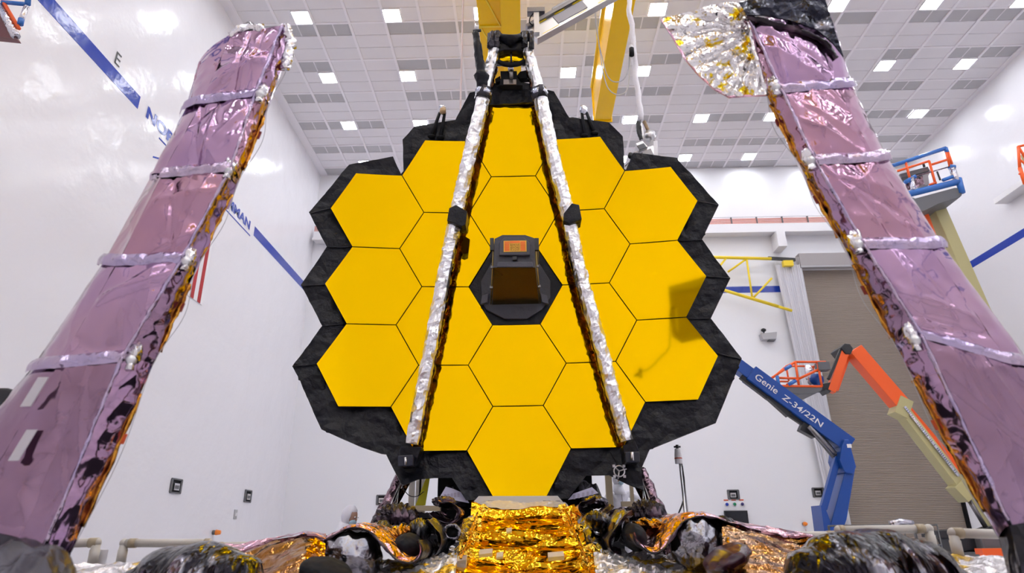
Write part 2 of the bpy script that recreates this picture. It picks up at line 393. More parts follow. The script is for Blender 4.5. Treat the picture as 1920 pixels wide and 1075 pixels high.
outlet(PY(717, 938, YB), (0, -1, 0), 0, 'recessed outlet on far wall beside the left support truss')
outlet(PY(1375, 928, YB), (0, -1, 0), 0, 'recessed outlet on far wall above the three coloured buttons', .4, .34)
outlet(PY(1534, 924, YB), (0, -1, 0), 0, 'recessed outlet on far wall half behind the white curtain', .4, .34)
p = PX(441, 965, XL)
t = thing('wall_switch', 'small grey switch plate on the left wall below the outlets', 'switch', p)
obj('plate', MB().box(p+V((0, -.12, -.15)), p+V((.02, .12, .15))), M['grey'], t); obj('toggle', MB().box(p+V((.02, -.04, -.05)), p+V((.04, .04, .05))), M['white'], t)
def beacon(p, n, label):
    p = V(p); n = V(n)
    t = thing('warning_beacon', label, 'warning light', p, 'orange warning beacons')
    obj('base', MB().cyl(p, p+n*.10, .07), M['darkgrey'], t)
    obj('lens', MB().cyl(p+n*.10, p+n*.24, .085, r2=.06), M['beacon'], t)
beacon(PX(399, 999, XL), (1, 0, 0), 'orange warning beacon on the left wall above the pipe railing')
beacon(PY(1507, 983, YB), (0, -1, 0), 'orange warning beacon on far wall right of the black screen')
p = PY(1512, 996, YB); obj_ = obj('wall_notice', MB().box(p+V((-.06, -.01, -.14)), p+V((.06, 0, .10))), [M['white']]); tag(obj_, 'small white notice with red border under the right orange beacon', 'notice')
text('print', '1', p+V((-.03, -.012, -.06)), (1, 0, 0), (0, 0, 1), .12, M['red'], obj_, bold=0)
# black screen, three buttons
p0, p1 = PY(1358, 958, YB-.12), PY(1405, 985.5, YB-.12)
t = thing('wall_screen', 'black wall screen under three coloured buttons on far wall', 'screen', ((p0.x+p1.x)/2, YB, p1.z))
obj('bezel', MB().box((p0.x, YB-.12, p1.z), (p1.x, YB-.02, p0.z)), M['blackplastic'], t, bevel=.01)
obj('glass', MB().box((p0.x+.03, YB-.125, p1.z+.03), (p1.x-.03, YB-.12, p0.z-.03)), M['screen'], t)
obj('bracket', MB().box((p0.x+.3, YB-.02, p1.z+.15), (p1.x-.3, YB, p0.z-.15)), M['darkgrey'], t)
for i, (cn, mm) in enumerate((('blue', 'bluebtn'), ('green', 'greenbtn'), ('dark blue', 'purplebtn'))):
    p = PY(1362.5+14.4*i, 946.2-.2*i, YB)
    t = thing('wall_button', '%s dome button with red label strip above the black wall screen' % (cn if i != 0 else 'bright blue'), 'button', p, 'coloured wall buttons')
    obj('collar', MB().cyl(p, p+V((0, -.05, 0)), .085), M['white'], t); obj('dome', MB().sphere(p+V((0, -.05, 0)), (.065, .05, .065)), M[mm], t)
    obj('label_strip', MB().box(p+V((-.1, -.01, .135)), p+V((.08, 0, .18))), M['redtag2'], t)
# far wall ledge with pipes
lg = MB(); lg.box((-9.6, YB-.5, 14.18), (XR, YB, 14.62)); struct('trim_1', lg, M['white'], bevel=.02)
lg = MB(); lg.box((-9.6, YB-.62, 14.12), (XR, YB-.5, 14.24)); struct('trim_2', lg, M['white'])
p = PY(1454, 455, YB); struct('trim_3', MB().box((p.x-.2, YB-.75, 13.35), (p.x+.18, YB, 14.12)), M['white'])
t = thing('pipe_rack', 'salmon coloured pipes running along the ledge on the far wall', 'pipes', (4, YB-.3, 14.62))
for i in range(4): obj('pipe', MB().cyl((-9.6, YB-.42+.0*i, 14.67+.07*i), (XR, YB-.42, 14.67+.07*i), .026, 10), M['pipe'], t)
for i in range(24):
    x = -8.9+1.155*i; obj('clamp', MB().box((x-.025, YB-.47, 14.62), (x+.025, YB-.37, 14.96)), M['darkgrey'], t)
obj('top_wire', MB().cyl((-9.6, YB-.38, 15.0), (XR, YB-.38, 15.0), .012, 6), M['grey'], t)
# roll-up door
db = MB(); n = 190; hgt = DT/n
pr = []
for i in range(n): pr += [(0, i*hgt), (-.018, i*hgt+.25*hgt), (-.018, i*hgt+.7*hgt), (0, (i+1)*hgt-.003)]
vs = [V((x, YB+.12+py, pz)) for (py, pz) in pr for x in (DL, DR)]
db.add(vs, [(2*i, 2*i+1, 2*i+3, 2*i+2) for i in range(len(pr)-1)], 0, False)
dr = struct('door_1', db, M['door'], recalc=False)
obj('door_hood', MB().box((DL-.06, YB-.42, 12.52), (XR-.6, YB, 13.14)), M['housing'], dr, bevel=.03)
obj('hood_lip', MB().box((DL-.06, YB-.44, 12.44), (XR-.6, YB-.30, 12.53)), M['grey'], dr)
obj('door_rail', MB().box((DR-.05, YB-.08, 0), (DR+.03, YB+.1, 12.45)), M['blackmatt'], dr)
obj('door_rail', MB().box((DL-.04, YB-.05, 0), (DL+.03, YB+.1, 12.45)), M['white'], dr)
# strip curtain with black rod
t = thing('strip_curtain', 'tall white pleated strip curtain hanging beside the roll-up door', 'curtain', (12.0, YB-.35, 0))
cb = MB(); prof = []
NP = 88
def curt(a, b):
    xl = 11.27+(1-b)*.62; xr = 12.40+(1-b)*.12
    x = xl+(xr-xl)*a; fold = math.sin(a*NP*.9+.6*math.sin(a*9))*.05+.03*math.sin(a*23+2)
    return V((x, YB-.35+fold, .05+12.55*b))
obj('cloth', MB().grid(curt, 220, 10), M['curtain'], t)
obj('rod', MB().bar(PY(1440, 484.5, YB-.35), PY(1491, 487.5, YB-.35), .14, .1), M['blackplastic'], t)
rb = MB()
for i in range(20):
    a = i/19; q = curt(a, 1); rb.cyl(q, V((q.x, YB-.35, 12.98)), .008, 5)
tag(obj('hanger', rb, M['white'], t), kind='stuff')
# yellow wall truss
t = thing('wall_jib', 'yellow triangulated jib truss standing off the far wall above the blue stripe', 'jib crane', PY(1345, 520, YB-.05))
yj = YB-.6
jl = lambda a, b, w=.09: obj('truss_bar', MB().cyl(PY(*a, yj), PY(*b, yj), w/2, 8), M['yellow'], t)
jl((1240, 480), (1446, 485.5), .15); jl((1300, 527), (1459, 575), .15); jl((1365, 510), (1398, 487)); jl((1400, 487), (1411, 562)); jl((1411, 560), (1447, 522)); jl((1320, 535), (1362, 484)); jl((1459, 575), (1485, 583), .13)
obj('hoist_trolley', MB().box(PY(1470, 498, yj), PY(1487, 488, yj)+V((0, .2, 0))), M['yellow'], t)
obj('wall_plate', MB().box(PY(1235, 545, YB)-V((0, .66, 0)), PY(1245, 470, YB)), M['yellow'], t)
# little camera shelf on far wall, and mast-hung wall bracket on right wall
p = PY(1437, 634, YB)
t = thing('wall_shelf', 'small grey bracket shelf holding a black camera on far wall', 'shelf', p)
obj('tray', MB().prism([p+V((-.32, 0, .12)), p+V((.38, 0, .18)), p+V((.30, 0, -.14)), p+V((-.26, 0, -.14))], (0, -.3, 0)), M['grey'], t)
obj('arm', MB().box(p+V((.0, -.28, -.18)), p+V((.28, -.02, -.10))), M['darkgrey'], t)
q = p+V((-.13, -.15, .15)); c_ = thing('security_camera', 'tiny black camera on the grey shelf of far wall', 'camera', q)
obj('body', MB().sphere(q+V((0, 0, .16)), (.11, .09, .08)), M['blackplastic'], c_); obj('stem', MB().cyl(q, q+V((0, 0, .12)), .03), M['blackplastic'], c_)
p = PX(1890, 377, XR)
struct('trim_4', MB().box((XR-.5, p.y-1.6, p.z-.1), (XR, p.y+.05, p.z+.1)), M['white'])
# flag with red stripes on left wall behind the left column
p = PX(378, 497, XL); top = p.z+.9; bot = PX(370, 567, XL).z
t = thing('hanging_flag', 'red and white striped flag hanging on left wall behind left foil column', 'flag', (XL+.05, 17.0, bot))
obj('cloth', MB().box((XL, 15.9, bot), (XL+.02, 18.35, top+.3)), M['white'], t)
for i in range(6): obj('red_stripe', MB().box((XL+.02, 18.02-.42*i, bot), (XL+.03, 18.2-.42*i, top+.3)), M['red'], t)
# ------------------------------------------------------------------ the telescope
MC = V((-.122, 9.913, 3.786+H)); RC = 15.88
MP = Matrix(((.99990585, -.01122356, -.00789406), (.01116924, .99991388, -.00689117), (.00797072, .00680235, .9999451)))
def ML(x, z, dy=0): return MC+MP@V((x, dy-(x*x+z*z)/(2*RC), z))
def PM(u, v, off=0):
    y = 9.8
    for _ in range(8):
        p = PY(u, v, y); q = MP.transposed()@(p-MC)
        y = 9.913-(q.x**2+q.z**2)/(2*RC)+off
    return PY(u, v, y)
def lift(p, off): return p+MP@V((0, off, 0))
tel = thing('space_telescope', 'giant telescope mirror of gold hexagons framed in black fabric', 'telescope', (-.1, 10.6, 0))
S6 = 1.32/math.sqrt(3)
cells = []
for c in range(-2, 3):
    for r2 in range(-5, 6):
        if (r2+c) % 2: continue
        lim = {0: 4, 1: 3, 2: 2}[abs(c)]
        if abs(r2) <= lim and not (c == 0 and r2 == 0): cells.append((c*1.5*S6, r2*.66))
segcount = 0
for (cx, cz) in cells:
    mb = MB(); s = S6-.0085; NR = 8
    cor = [(s*math.cos(PI/3*k), s*math.sin(PI/3*k)) for k in range(6)]
    idx = {}
    vs = [ML(cx, cz)]; rings = [[0]]
    for rr in range(1, NR+1):
        ring = []
        for k in range(6):
            a = cor[k]; b = cor[(k+1) % 6]
            for j in range(rr):
                t = j/rr; x = (a[0]*(1-t)+b[0]*t)*rr/NR; z = (a[1]*(1-t)+b[1]*t)*rr/NR
                ring.append(len(vs)); vs.append(ML(cx+x, cz+z))
        rings.append(ring)
    fs = []
    for rr in range(1, NR+1):
        A = rings[rr-1]; B = rings[rr]
        for k in range(6):
            for j in range(rr):
                b0_ = B[k*rr+j]; b1_ = B[(k*rr+j+1) % len(B)]
                a0 = A[(k*(rr-1)+j) % len(A)]
                fs.append((a0, b0_, b1_))
                if j < rr-1: fs.append((a0, b1_, A[(k*(rr-1)+j+1) % len(A)]))
    mb.add(vs, fs, 0, True)
    # side walls and back (own vertices keep the front shading exact)
    front = [ML(cx+x, cz+z) for x, z in cor]; back = [lift(p, .06) for p in front]
    mb.add(front+back, [(i, (i+1) % 6, (i+1) % 6+6, i+6) for i in range(6)]+[tuple(range(6, 12))], 1)
    o = obj('mirror_segment', mb, [M['gold_mirror'], M['blackmatt']], tel, recalc=False)
# make sure gold faces point to the camera: normals do not matter for shading of opaque metal
# backing disc
def px_poly(pts, off): return [PM(u, v, off) for u, v in pts]
outline = [(911, 169), (881, 175), (854, 226), (815, 233), (777, 239), (755.5, 263), (756.5, 322), (752, 327), (737, 295), (690, 303), (655, 310), (618, 354), (580, 399.5), (597, 432), (613, 464), (589, 500), (565, 536), (585, 574), (604.5, 612), (577, 650), (549, 688), (563, 715), (582, 760), (603, 806), (640, 823), (677, 839), (715, 852), (724, 853), (750.5, 906), (757, 911), (784, 900), (815, 897), (848, 897.5), (874, 939), (889, 939), (920, 930.5), (1028, 930), (1042, 938), (1065, 936), (1099, 892.5), (1142, 892), (1176, 909), (1206, 921), (1203, 879), (1218, 844), (1250, 831), (1280, 819), (1342, 794), (1358, 755), (1374, 715), (1390.5, 674), (1361, 636), (1332.6, 598), (1351, 560), (1369.4, 522.4), (1342, 486), (1316, 450), (1332, 417), (1347.6, 385), (1308, 341), (1269, 298), (1234, 293), (1187.5, 288), (1174, 320), (1170, 318), (1168, 256), (1142, 231), (1104, 226), (1067, 221), (1038.5, 172.5), (1017, 167), (960, 165)]
def cdt_sheet(poly, step, f3, jit=.35, seed=1):
    rnd = random.Random(seed)
    xs = [p[0] for p in poly]; ys = [p[1] for p in poly]
    pts = []
    dense = []
    n = len(poly)
    for i in range(n):
        a = V(poly[i]); b = V(poly[(i+1) % n]); k = max(1, int((b-a).length/step))
        for j in range(k): dense.append(a+(b-a)*(j/k))
    nb = len(dense)
    y = min(ys)
    while y < max(ys):
        x = min(xs)
        while x < max(xs):
            pts.append(V((x+rnd.uniform(-1, 1)*jit*step, y+rnd.uniform(-1, 1)*jit*step))); x += step
        y += step
    r = geometry.delaunay_2d_cdt(dense+pts, [(i, (i+1) % nb) for i in range(nb)], [], 1, .01)
    # keep faces inside the outline
    def inside(p):
        c = False
        for i in range(nb):
            a = dense[i]; b = dense[i-1]
            if (a.y > p.y) != (b.y > p.y) and p.x < (b.x-a.x)*(p.y-a.y)/(b.y-a.y)+a.x: c = not c
        return c
    fs = [f for f in r[2] if inside(sum((r[0][i] for i in f), V((0, 0)))/len(f))]
    return [f3(p.x, p.y) for p in r[0]], fs
def frame3(u, v):
    p = PM(u, v, .10); q = p*1.0
    w = .055*crump(q, 1.9, 3)+.03*crump(q, 4.5, 5)
    # vertical folds in the hanging lower skirt
    return PM(u, v, .125+w)
vs, fs = cdt_sheet(outline, 7, frame3)
mb = MB().add(vs, fs, 0, False)
obj('black_blanket', mb, M['blacksheet'], tel, solid=.03, recalc=False)
# rear body so that the mirror has real depth from the side
bb = MB()
hull = [(-3.3, -.9), (-3.1, 1.6), (-1.9, 2.4), (-.9, 3.25), (.9, 3.25), (1.9, 2.4), (3.1, 1.6), (3.3, -.9), (2.6, -2.3), (1.0, -2.6), (-1.0, -2.6), (-2.6, -2.3)]
bb.prism([ML(x*.93, z*.93)+V((0, .42+(x*x+z*z)/(2*RC), 0)) for x, z in hull], (0, .7, 0)); obj('backplane', bb, M['blackmatt'], tel)
# thin dark edging folds on the blanket seams
for a, b in (((583, 400), (622, 391)), ((613, 464), (659, 464)), ((565, 536), (609, 535)), ((604, 612), (648, 608)), ((549, 688), (595, 683)), ((1347, 385), (1309, 378)), ((1316, 450), (1270, 452)), ((1369, 522), (1325, 519)), ((1332, 598), (1290, 598)), ((1390, 674), (1344, 663))):
    pts = [PM(a[0]+(b[0]-a[0])*i/6, a[1]+(b[1]-a[1])*i/6, .075) for i in range(7)]
    obj('blanket_seam', MB().tube(pts, .012, 6, wob=.6, seed=a[0]), M['blacksheet'], tel)
# central hexagon with octagonal base plate and optics tower
hx = [ML(.755*math.cos(PI/3*k), .755*math.sin(PI/3*k), .02) for k in range(6)]
obj('central_shroud', MB().prism(hx, (0, .08, 0)), M['blacksheet'], tel)
oc = [(901, 528), (904, 565), (911, 580), (946, 598), (988, 598), (1017, 580), (1032, 558), (1032, 527), (1010, 492), (990, 474), (940, 474), (922, 492)]
obj('base_plate', MB().prism([PM(u, v, -.05) for u, v in oc], (0, .08, 0)), mat('charcoal_shroud', (.035, .034, .045), .5, bump=.4, bscale=7), tel, bevel=.01)
for a in ((909, 562, -12), (1021, 562, 12)):
    c = PM(a[0], a[1], -.08); obj('clip_block', MB().obox(c, V((.055, 0, .02*(1 if a[2] < 0 else -1))), V((0, .04, 0)), V((-.01 if a[2] > 0 else .01, 0, .075))), M['grey'] if 0 else mat('slate_cover', (.07, .07, .09), .5), tel, bevel=.01)
YT = 9.1
fr = [PY(u, v, YT) for u, v in ((925, 502), (1003.5, 502), (1002.5, 447), (985, 441), (942, 441), (927.5, 448))]
bk = [PM(923, 572, -.05), PM(1011, 570, -.05), PM(1012, 508, -.05)+V((0, 0, .45)), PM(990, 500, -.05)+V((0, 0, .5)), PM(944, 500, -.05)+V((0, 0, .5)), PM(926, 508, -.05)+V((0, 0, .45))]
twr = obj('optics_tower', MB().add(fr+bk, [(0, 1, 2, 3, 4, 5), (6, 7, 8, 9, 10, 11), (1, 2, 8, 7), (2, 3, 9, 8), (3, 4, 10, 9), (4, 5, 11, 10), (5, 0, 6, 11)], 0).add([fr[0], fr[1], bk[1], bk[0]], [(0, 1, 2, 3)], 1), [mat('tower_fabric', (.04, .038, .05), .5, bump=.4, bscale=9), mat('tower_underside', (.02, .014, .004), .22, 0, spec=.35)], tel, recalc=False)
def tq(u, v, dy=0): return PY(u, v, YT-.01-dy)
obj('front_cover', MB().prism([tq(936, 481), (tq(994, 481)), tq(993, 458), tq(982, 447), tq(947, 447), tq(936, 458)], (0, -.05, 0)), mat('tower_cover', (.05, .048, .062), .45, bump=.3, bscale=10), twr, bevel=.012)
obj('latch', MB().box(tq(961, 490)-V((0, .05, 0)), tq(969, 483)), M['blackplastic'], twr, bevel=.004)
obj('lower_fold', MB().prism([tq(931, 502), tq(1000, 502), tq(998, 492), tq(933, 492)], (0, -.025, 0)), mat('tower_fold', (.06, .058, .075), .5, bump=.4, bscale=10), twr, bevel=.01)
lb = obj('warning_label', MB().box(tq(944.5, 475.5)-V((0, .058, 0)), tq(987, 454)-V((0, .05, 0))), M['labely'], twr); lb['label'] = 'orange warning label'
xa, xb = tq(944.5, 470).x, tq(987, 470).x; zt, zb = tq(960, 454).z, tq(960, 475.5).z; w = xb-xa; hh = zt-zb; yl = YT-.072
for (a, b) in ((.04, .26), (.74, .96)):
    for k in range(5): obj('label_bar', MB().box((xa+w*a, yl, zb+hh*(.08+.17*k)), (xa+w*b, yl+.004, zb+hh*(.08+.17*k+.14))), M['label'], lb)
obj('label_bar', MB().box((xa+w*.28, yl, zb+hh*.76), (xa+w*.72, yl+.004, zb+hh*.94)), M['label'], lb)
text('lettering', 'REMOVE', (xa+w*.30, yl, zb+hh*.48), (1, 0, 0), (0, 0, 1), hh*.19, M['labelink'], lb, width=w*.4, bold=.0)
text('lettering', 'BEFORE', (xa+w*.30, yl, zb+hh*.26), (1, 0, 0), (0, 0, 1), hh*.17, M['labelink'], lb, width=w*.4, bold=.0)
text('lettering', 'FLIGHT', (xa+w*.30, yl, zb+hh*.06), (1, 0, 0), (0, 0, 1), hh*.17, M['labelink'], lb, width=w*.4, bold=.0)
for sgn in (0, 1):
    a = (925.5, 462) if not sgn else (1003.5, 461); b = (920.5, 571) if not sgn else (1013, 569)
    pa = PY(*a, YT+.05); pb = PM(*b, -.06)
    obj('side_rail', MB().cyl(pa, pb, .011, 6), mat('brass_rail', (.5, .38, .15), .3, 1), twr)
    for t_ in (.35, .7): obj('rail_bracket', MB().obox(pa.lerp(pb, t_), V((.03, 0, 0)), V((0, .02, 0)), V((0, 0, .02))), M['darksteel'], twr)
    obj('corner_post', MB().bar(PY(a[0]-(3 if not sgn else -3), 448, YT+.02), PY(a[0]-(3 if not sgn else -3), 470, YT+.02), .06), M['blackplastic'], twr)
# secondary-mirror struts: silver sleeves, added dark tube as black back, reflected in the mirror
def strut(pts, sgn):
    P3 = spline([PY(*p) for p in pts], 14)
    rr = []
    for k, p in enumerate(P3):
        dpt = (p-EYE).dot(FW); rr.append(dpt/F*(10.5 if k < 20 else 12.8))
    s = obj('strut', flatten(MB().tube(spline([P3[k] for k in range(0, len(P3), 2)], 2), [rr[min(k, len(rr)-1)] for k in range(2*((len(P3)+1)//2-1)+1)], 13, wob=.19, seed=sgn*3, ws=7)), M['silversleeve'], tel)
    hp = [p+V((-sgn*.035, .06, 0)) for p in P3[8:]]
    obj('dark_strut_back', MB().tube(hp, .088, 8, wob=.35, seed=sgn*5, ws=9), M['strut_back'], s)  # added tube: darkens the strut's back so its reflection comes out dark
    return s
LS = [(930, 86, 9.05), (913, 150, 9.1), (899, 215, 9.15), (884, 275, 9.2), (868, 345, 9.25), (855, 405, 9.28), (841, 470, 9.3), (830, 530, 9.32), (815, 610, 9.34), (800, 690, 9.36), (786, 760, 9.38), (773, 833, 9.4)]
RS = [(987, 86, 9.05), (1005, 150, 9.1), (1020, 215, 9.15), (1037, 290, 9.2), (1050, 345, 9.25), (1065, 400, 9.28), (1079, 470, 9.3), (1093, 530, 9.32), (1116, 610, 9.34), (1137, 690, 9.36), (1156, 760, 9.38), (1175, 827, 9.4)]
sl = strut(LS, -1); sr = strut(RS, 1)
def box_at(name, poly, y, d, m, par, bev=.01): return obj(name, MB().prism([PY(u, v, y) for u, v in poly], (0, d, 0)), m, par, bevel=bev)
box_at('hinge_box', [(838, 414), (842, 390), (855, 384), (876, 396), (873, 421), (866, 424)], 9.12, .3, M['blacksheet'], sl)
box_at('hinge_box', [(1057, 400), (1072, 381), (1086, 384), (1091, 411), (1068, 420), (1056, 414)], 9.12, .3, M['blacksheet'], sr)
for s_, pts in ((sl, [(901, 168, 8.2), (909, 182, 8.2)]), (sr, [(1005, 182, 8.2), (1017, 168, 8.2)])):
    a = PY(s_ is sl and 908 or 1010, 172, 9.1); d = (V(PY(899, 215, 9.15)) if s_ is sl else V(PY(1020, 215, 9.15)))-a
    obj('collar', MB().tube([a-d*.12, a+d*.32], .138, 14, wob=.3, ws=14), M['blackfoil'], s_)
    obj('collar_band', MB().tube([a-d*.02, a+d*.16], .143, 14, wob=.3, ws=18), M['wrapclear'], s_)
box_at('foot_housing', [(749, 846), (752, 838), (790, 838), (779, 874), (750, 876)], 9.36, .3, M['blacksheet'], sl)
box_at('foot_housing', [(1168, 836), (1190, 826), (1198, 845), (1200, 868), (1172, 870)], 9.36, .3, M['blacksheet'], sr)
box_at('sensor_box', [(746, 855), (774, 853), (774, 873), (746, 875)], 9.25, .12, mat('navy_box', (.02, .022, .04), .4), sl)
box_at('sensor_box', [(1172, 848), (1199, 847), (1200, 867), (1174, 868)], 9.25, .12, mat('navy_box_dark', (.02, .022, .035), .4), sr)
obj('connector', MB().cyl(PY(760, 858, 9.22), PY(761, 872, 9.22), .018), M['steel'], sl); obj('connector', MB().cyl(PY(1185, 848, 9.22), PY(1186, 864, 9.22), .022), M['steel'], sr)
# hub and secondary mirror at the top
hubp = [(918, 60), (924, 56), (937, 56), (943, 63), (972, 63), (979, 56), (994, 56), (999, 66), (1000, 82), (994, 92), (981, 95), (975, 93), (944, 93), (938, 95), (925, 96), (917, 82)]
hub = box_at('hub_housing', hubp, 9.0, .42, M['blacksheet'], tel, .03)
for k, (u, v) in enumerate(((921, 78), (933, 78), (985, 78), (996, 80))): obj('crinkled_wrap', MB().tube([PY(u, 62, 8.98), PY(u-1, v+12, 8.98)], .055, 10, wob=.6, seed=k, ws=16), M['blackfoil'], hub)
obj('crinkled_wrap', MB().tube([PY(940, 70, 8.97), PY(958, 75, 8.94), PY(977, 70, 8.97)], [.06, .1, .06], 10, wob=.5, seed=9, ws=12), M['blacksheet'], hub)
def sm(a, b):
    u = (938+(979-938)*a)*(b)+(935+(982-935)*a)*(1-b); v = 95*b+(115.5-2.5*math.cos((a-.5)*PI)+3*math.cos((a-.5)*PI))*(1-b)
    return PY(u, v, 9.15-.05*math.cos((a-.5)*PI)*math.cos((b-.5)*PI))
obj('secondary_mirror', MB().grid(sm, 16, 10), M['gold_mirror'], hub, solid=.03)
rim = [PY(*p, 9.1) for p in ((933, 115), (944, 120), (958, 121.5), (972, 120), (984, 115))]
obj('mirror_rim', MB().tube(spline(rim, 5), .043, 8), M['blackmatt'], hub)
obj('mirror_centre_stripe', MB().tube([PY(958.5, 95, 9.07), PY(958.5, 118, 9.06)], .018, 6, wob=.4, ws=30), M['blackfoil'], hub)
bk_ = box_at('bracket', [(938, 133), (969, 133), (970, 145), (980, 160), (936, 160), (939, 146)], 9.25, .12, M['blackmatt'], tel, .006)
obj('silver_joint', MB().cyl(PY(957, 121, 9.2), PY(958, 133, 9.2), .05), M['steel'], bk_); obj('silver_joint', MB().cyl(PY(958, 132, 9.15), PY(959, 146, 9.15), .033), M['darksteel'], bk_)
box_at('bracket_arm', [(928, 148), (938, 142), (939, 152), (930, 154)], 9.3, .1, M['blackmatt'], bk_, .004)
box_at('bracket_arm', [(969, 142), (975, 134), (989, 131), (992, 146), (976, 147)], 9.3, .12, M['blackmatt'], bk_, .004)
box_at('bracket_plate', [(944, 149), (968, 149), (968, 158), (944, 158)], 9.22, .02, M['darksteel'], bk_, .002)
# drape over the mirror's top edge between the struts
tp = [(919, 163), (926, 158), (940, 157), (960, 156), (978, 157), (994, 160), (999, 180), (1003, 195), (975, 196.3), (945, 196.5), (917, 197), (918, 180)]
vs, fs = cdt_sheet(tp, 6, lambda u, v: PM(u, v, -.06+.05*crump(PM(u, v, 0), 4, 8)), seed=4)
obj('top_drape', MB().add(vs, fs, 0, False), M['blacksheet'], tel, solid=.06, recalc=False)
# wrapped mast left of the hub
obj('wrapped_mast', MB().tube(spline([PY(892, 62, 8.9), PY(895, 85, 8.9), PY(899, 115, 8.95), PY(903, 140, 9.0), PY(906, 165, 9.1)], 5), [.06]*5+[.075]*10+[.12]*6, 10, wob=.35, ws=9), M['blacksheet'], tel)
obj('mast_cap', MB().cyl(PY(887, 58.5, 8.9), PY(902, 57, 8.9), .025), M['blackplastic'], tel); obj('mast_cap', MB().cyl(PY(894, 56, 8.9), PY(894, 46, 8.9), .035), M['steel'], tel)
# wing latch bipods standing on the upper edge
for (u0, v0, us) in ((829, 206, ((809, 256), (826, 258))), (1094, 206, ((1096, 255), (1115, 250)))):
    top = PM(u0, v0, .05)
    bp = obj('bipod_latch', MB().sphere(top, (.07, .06, .10), 10, 8, fn=lambda d: 1+.2*noise.noise(d*4)), M['wrapclear'], tel)
    for j, (uu, vv) in enumerate(us):
        q = top+V((-.04+.09*j if u0 < 900 else -.03+.08*j, 0, -.06)); obj('latch_leg', MB().tube([q, PM(uu, vv, .03)], [.026, .036], 8), M['blackmatt'], bp)
        obj('latch_foot', MB().sphere(PM(uu, vv, .02), (.07, .06, .035), 10, 6), M['blackmatt'], bp)
    if u0 < 900: obj('strap', MB().tube([top+V((.02, -.05, -.1)), top+V((.02, -.05, -.02))], .055, 8), mat('beige_strap', (.5, .33, .17), .6), bp)
# handwheel and dangling wires on the lower skirt
c = PM(1161, 884, -.05); hw = MB()
ring = [c+V((.075*math.cos(2*PI*k/16), 0, .075*math.sin(2*PI*k/16))) for k in range(17)]
hw.tube(ring, .011, 6, cap=False)
for k in range(3):
    a = 2*PI*k/3+.3; hw.cyl(c, c+V((.11*math.cos(a), 0, .11*math.sin(a))), .011, 6)
for k in range(4):
    a = PI/2*k+.78; q = c+V((.10*math.cos(a), 0, .10*math.sin(a))); hw.obox(q, V((.018, 0, 0)), V((0, .012, 0)), V((0, 0, .018)))
obj('handwheel', hw, M['steel'], tel)
obj('loose_wire', MB().tube(spline([PM(752, 905, -.02), PM(757, 918, -.05), PM(768, 930, -.05), PM(782, 931, -.05), PM(795, 922, -.05)], 6), .006, 5), M['blackmatt'], tel)
obj('loose_wire', MB().tube(spline([PM(1144, 847, 0), PM(1152, 862, -.03), PM(1160, 874, -.04)], 5), .008, 5), M['blackmatt'], tel)
# dark lower body behind the skirt, down to the folded sunshield
lb_ = MB()
lb_.box((-1.35, 10.3, .35), (1.0, 12.1, 2.75)); obj('lower_body', lb_, M['blackmatt'], tel)
lb_ = MB(); lb_.box((-1.6, 9.7, .95), (1.35, 10.3, 1.5)); obj('lower_deck', lb_, M['blackmatt'], tel)
for u, s_ in ((868, -1), (1090, 1)):
    for k in range(4): obj('dark_bundle', MB().tube([PY(u+s_*6*k, 905+3*k, 10.2), PY(u+s_*(4+9*k), 950, 10.1)], .09, 8, wob=.5, seed=k, ws=8), M['blackfoil'], tel)
# ------------------------------------------------------------------ support trusses either side of the mirror's foot
def truss(s_, pts):
    a = PY(*pts['top'], 10.2); b = PY(*pts['foot'], 9.7); b2 = V((b.x+s_*.25, b.y, .02))
    t = obj('support_leg', MB().tube(spline([a, a.lerp(b, .5), b, b2], 8), [.085]*17+[.12]*8, 10, wob=.3, ws=6), M['truss'], tel)
    obj('inner_leg', MB().tube([a+V((-s_*.16, .02, 0)), b+V((-s_*.05, .05, -.05))], .045, 8, wob=.4, ws=10), M['brownfoil'], t)
    c0 = PY(*pts['bar0'], 9.9); c1 = PY(*pts['bar1'], 9.9)
    obj('cross_bar', MB().bar(c0, c1, .07, .12), M['pvc_joint'], t)
    obj('cross_bar', MB().bar(c0+V((0, .0, -.1)), c1+V((0, 0, -.1)), .06, .1), M['blackmatt'], t)
    for k in range(7):
        p = c0.lerp(c1, k/6)+V((0, .12, -.25)); obj('crumpled_wrap', MB().sphere(p, (.17, .12, .2), 12, 8, fn=lambda d, k=k: 1+.35*crump(d+V((k, 0, 0)), 2, k)), M['purpleblack'] if k % 2 else M['truss'], t)
    for k in range(3): obj('thin_line', MB().cyl(a.lerp(b, .1*k)+V((-s_*.05, -.1, 0)), b+V((-s_*(.1+.1*k), -.15, 0)), .007, 5), M['steel'], t)
    return t
truss(-1, dict(top=(757, 884), foot=(700, 1000), bar0=(735, 953), bar1=(826, 954)))
truss(1, dict(top=(1201, 882), foot=(1245, 985), bar0=(1212, 945), bar1=(1165, 946)))
o = obj('leaning_board', MB().prism([PY(779, 948, 10.6), PY(797, 948, 10.6), PY(806, 893, 10.6), PY(800, 893, 10.6)], (0, .04, 0)), M['brightyellow']); tag(o, 'lemon yellow slanting board behind left foot of mirror', 'board')
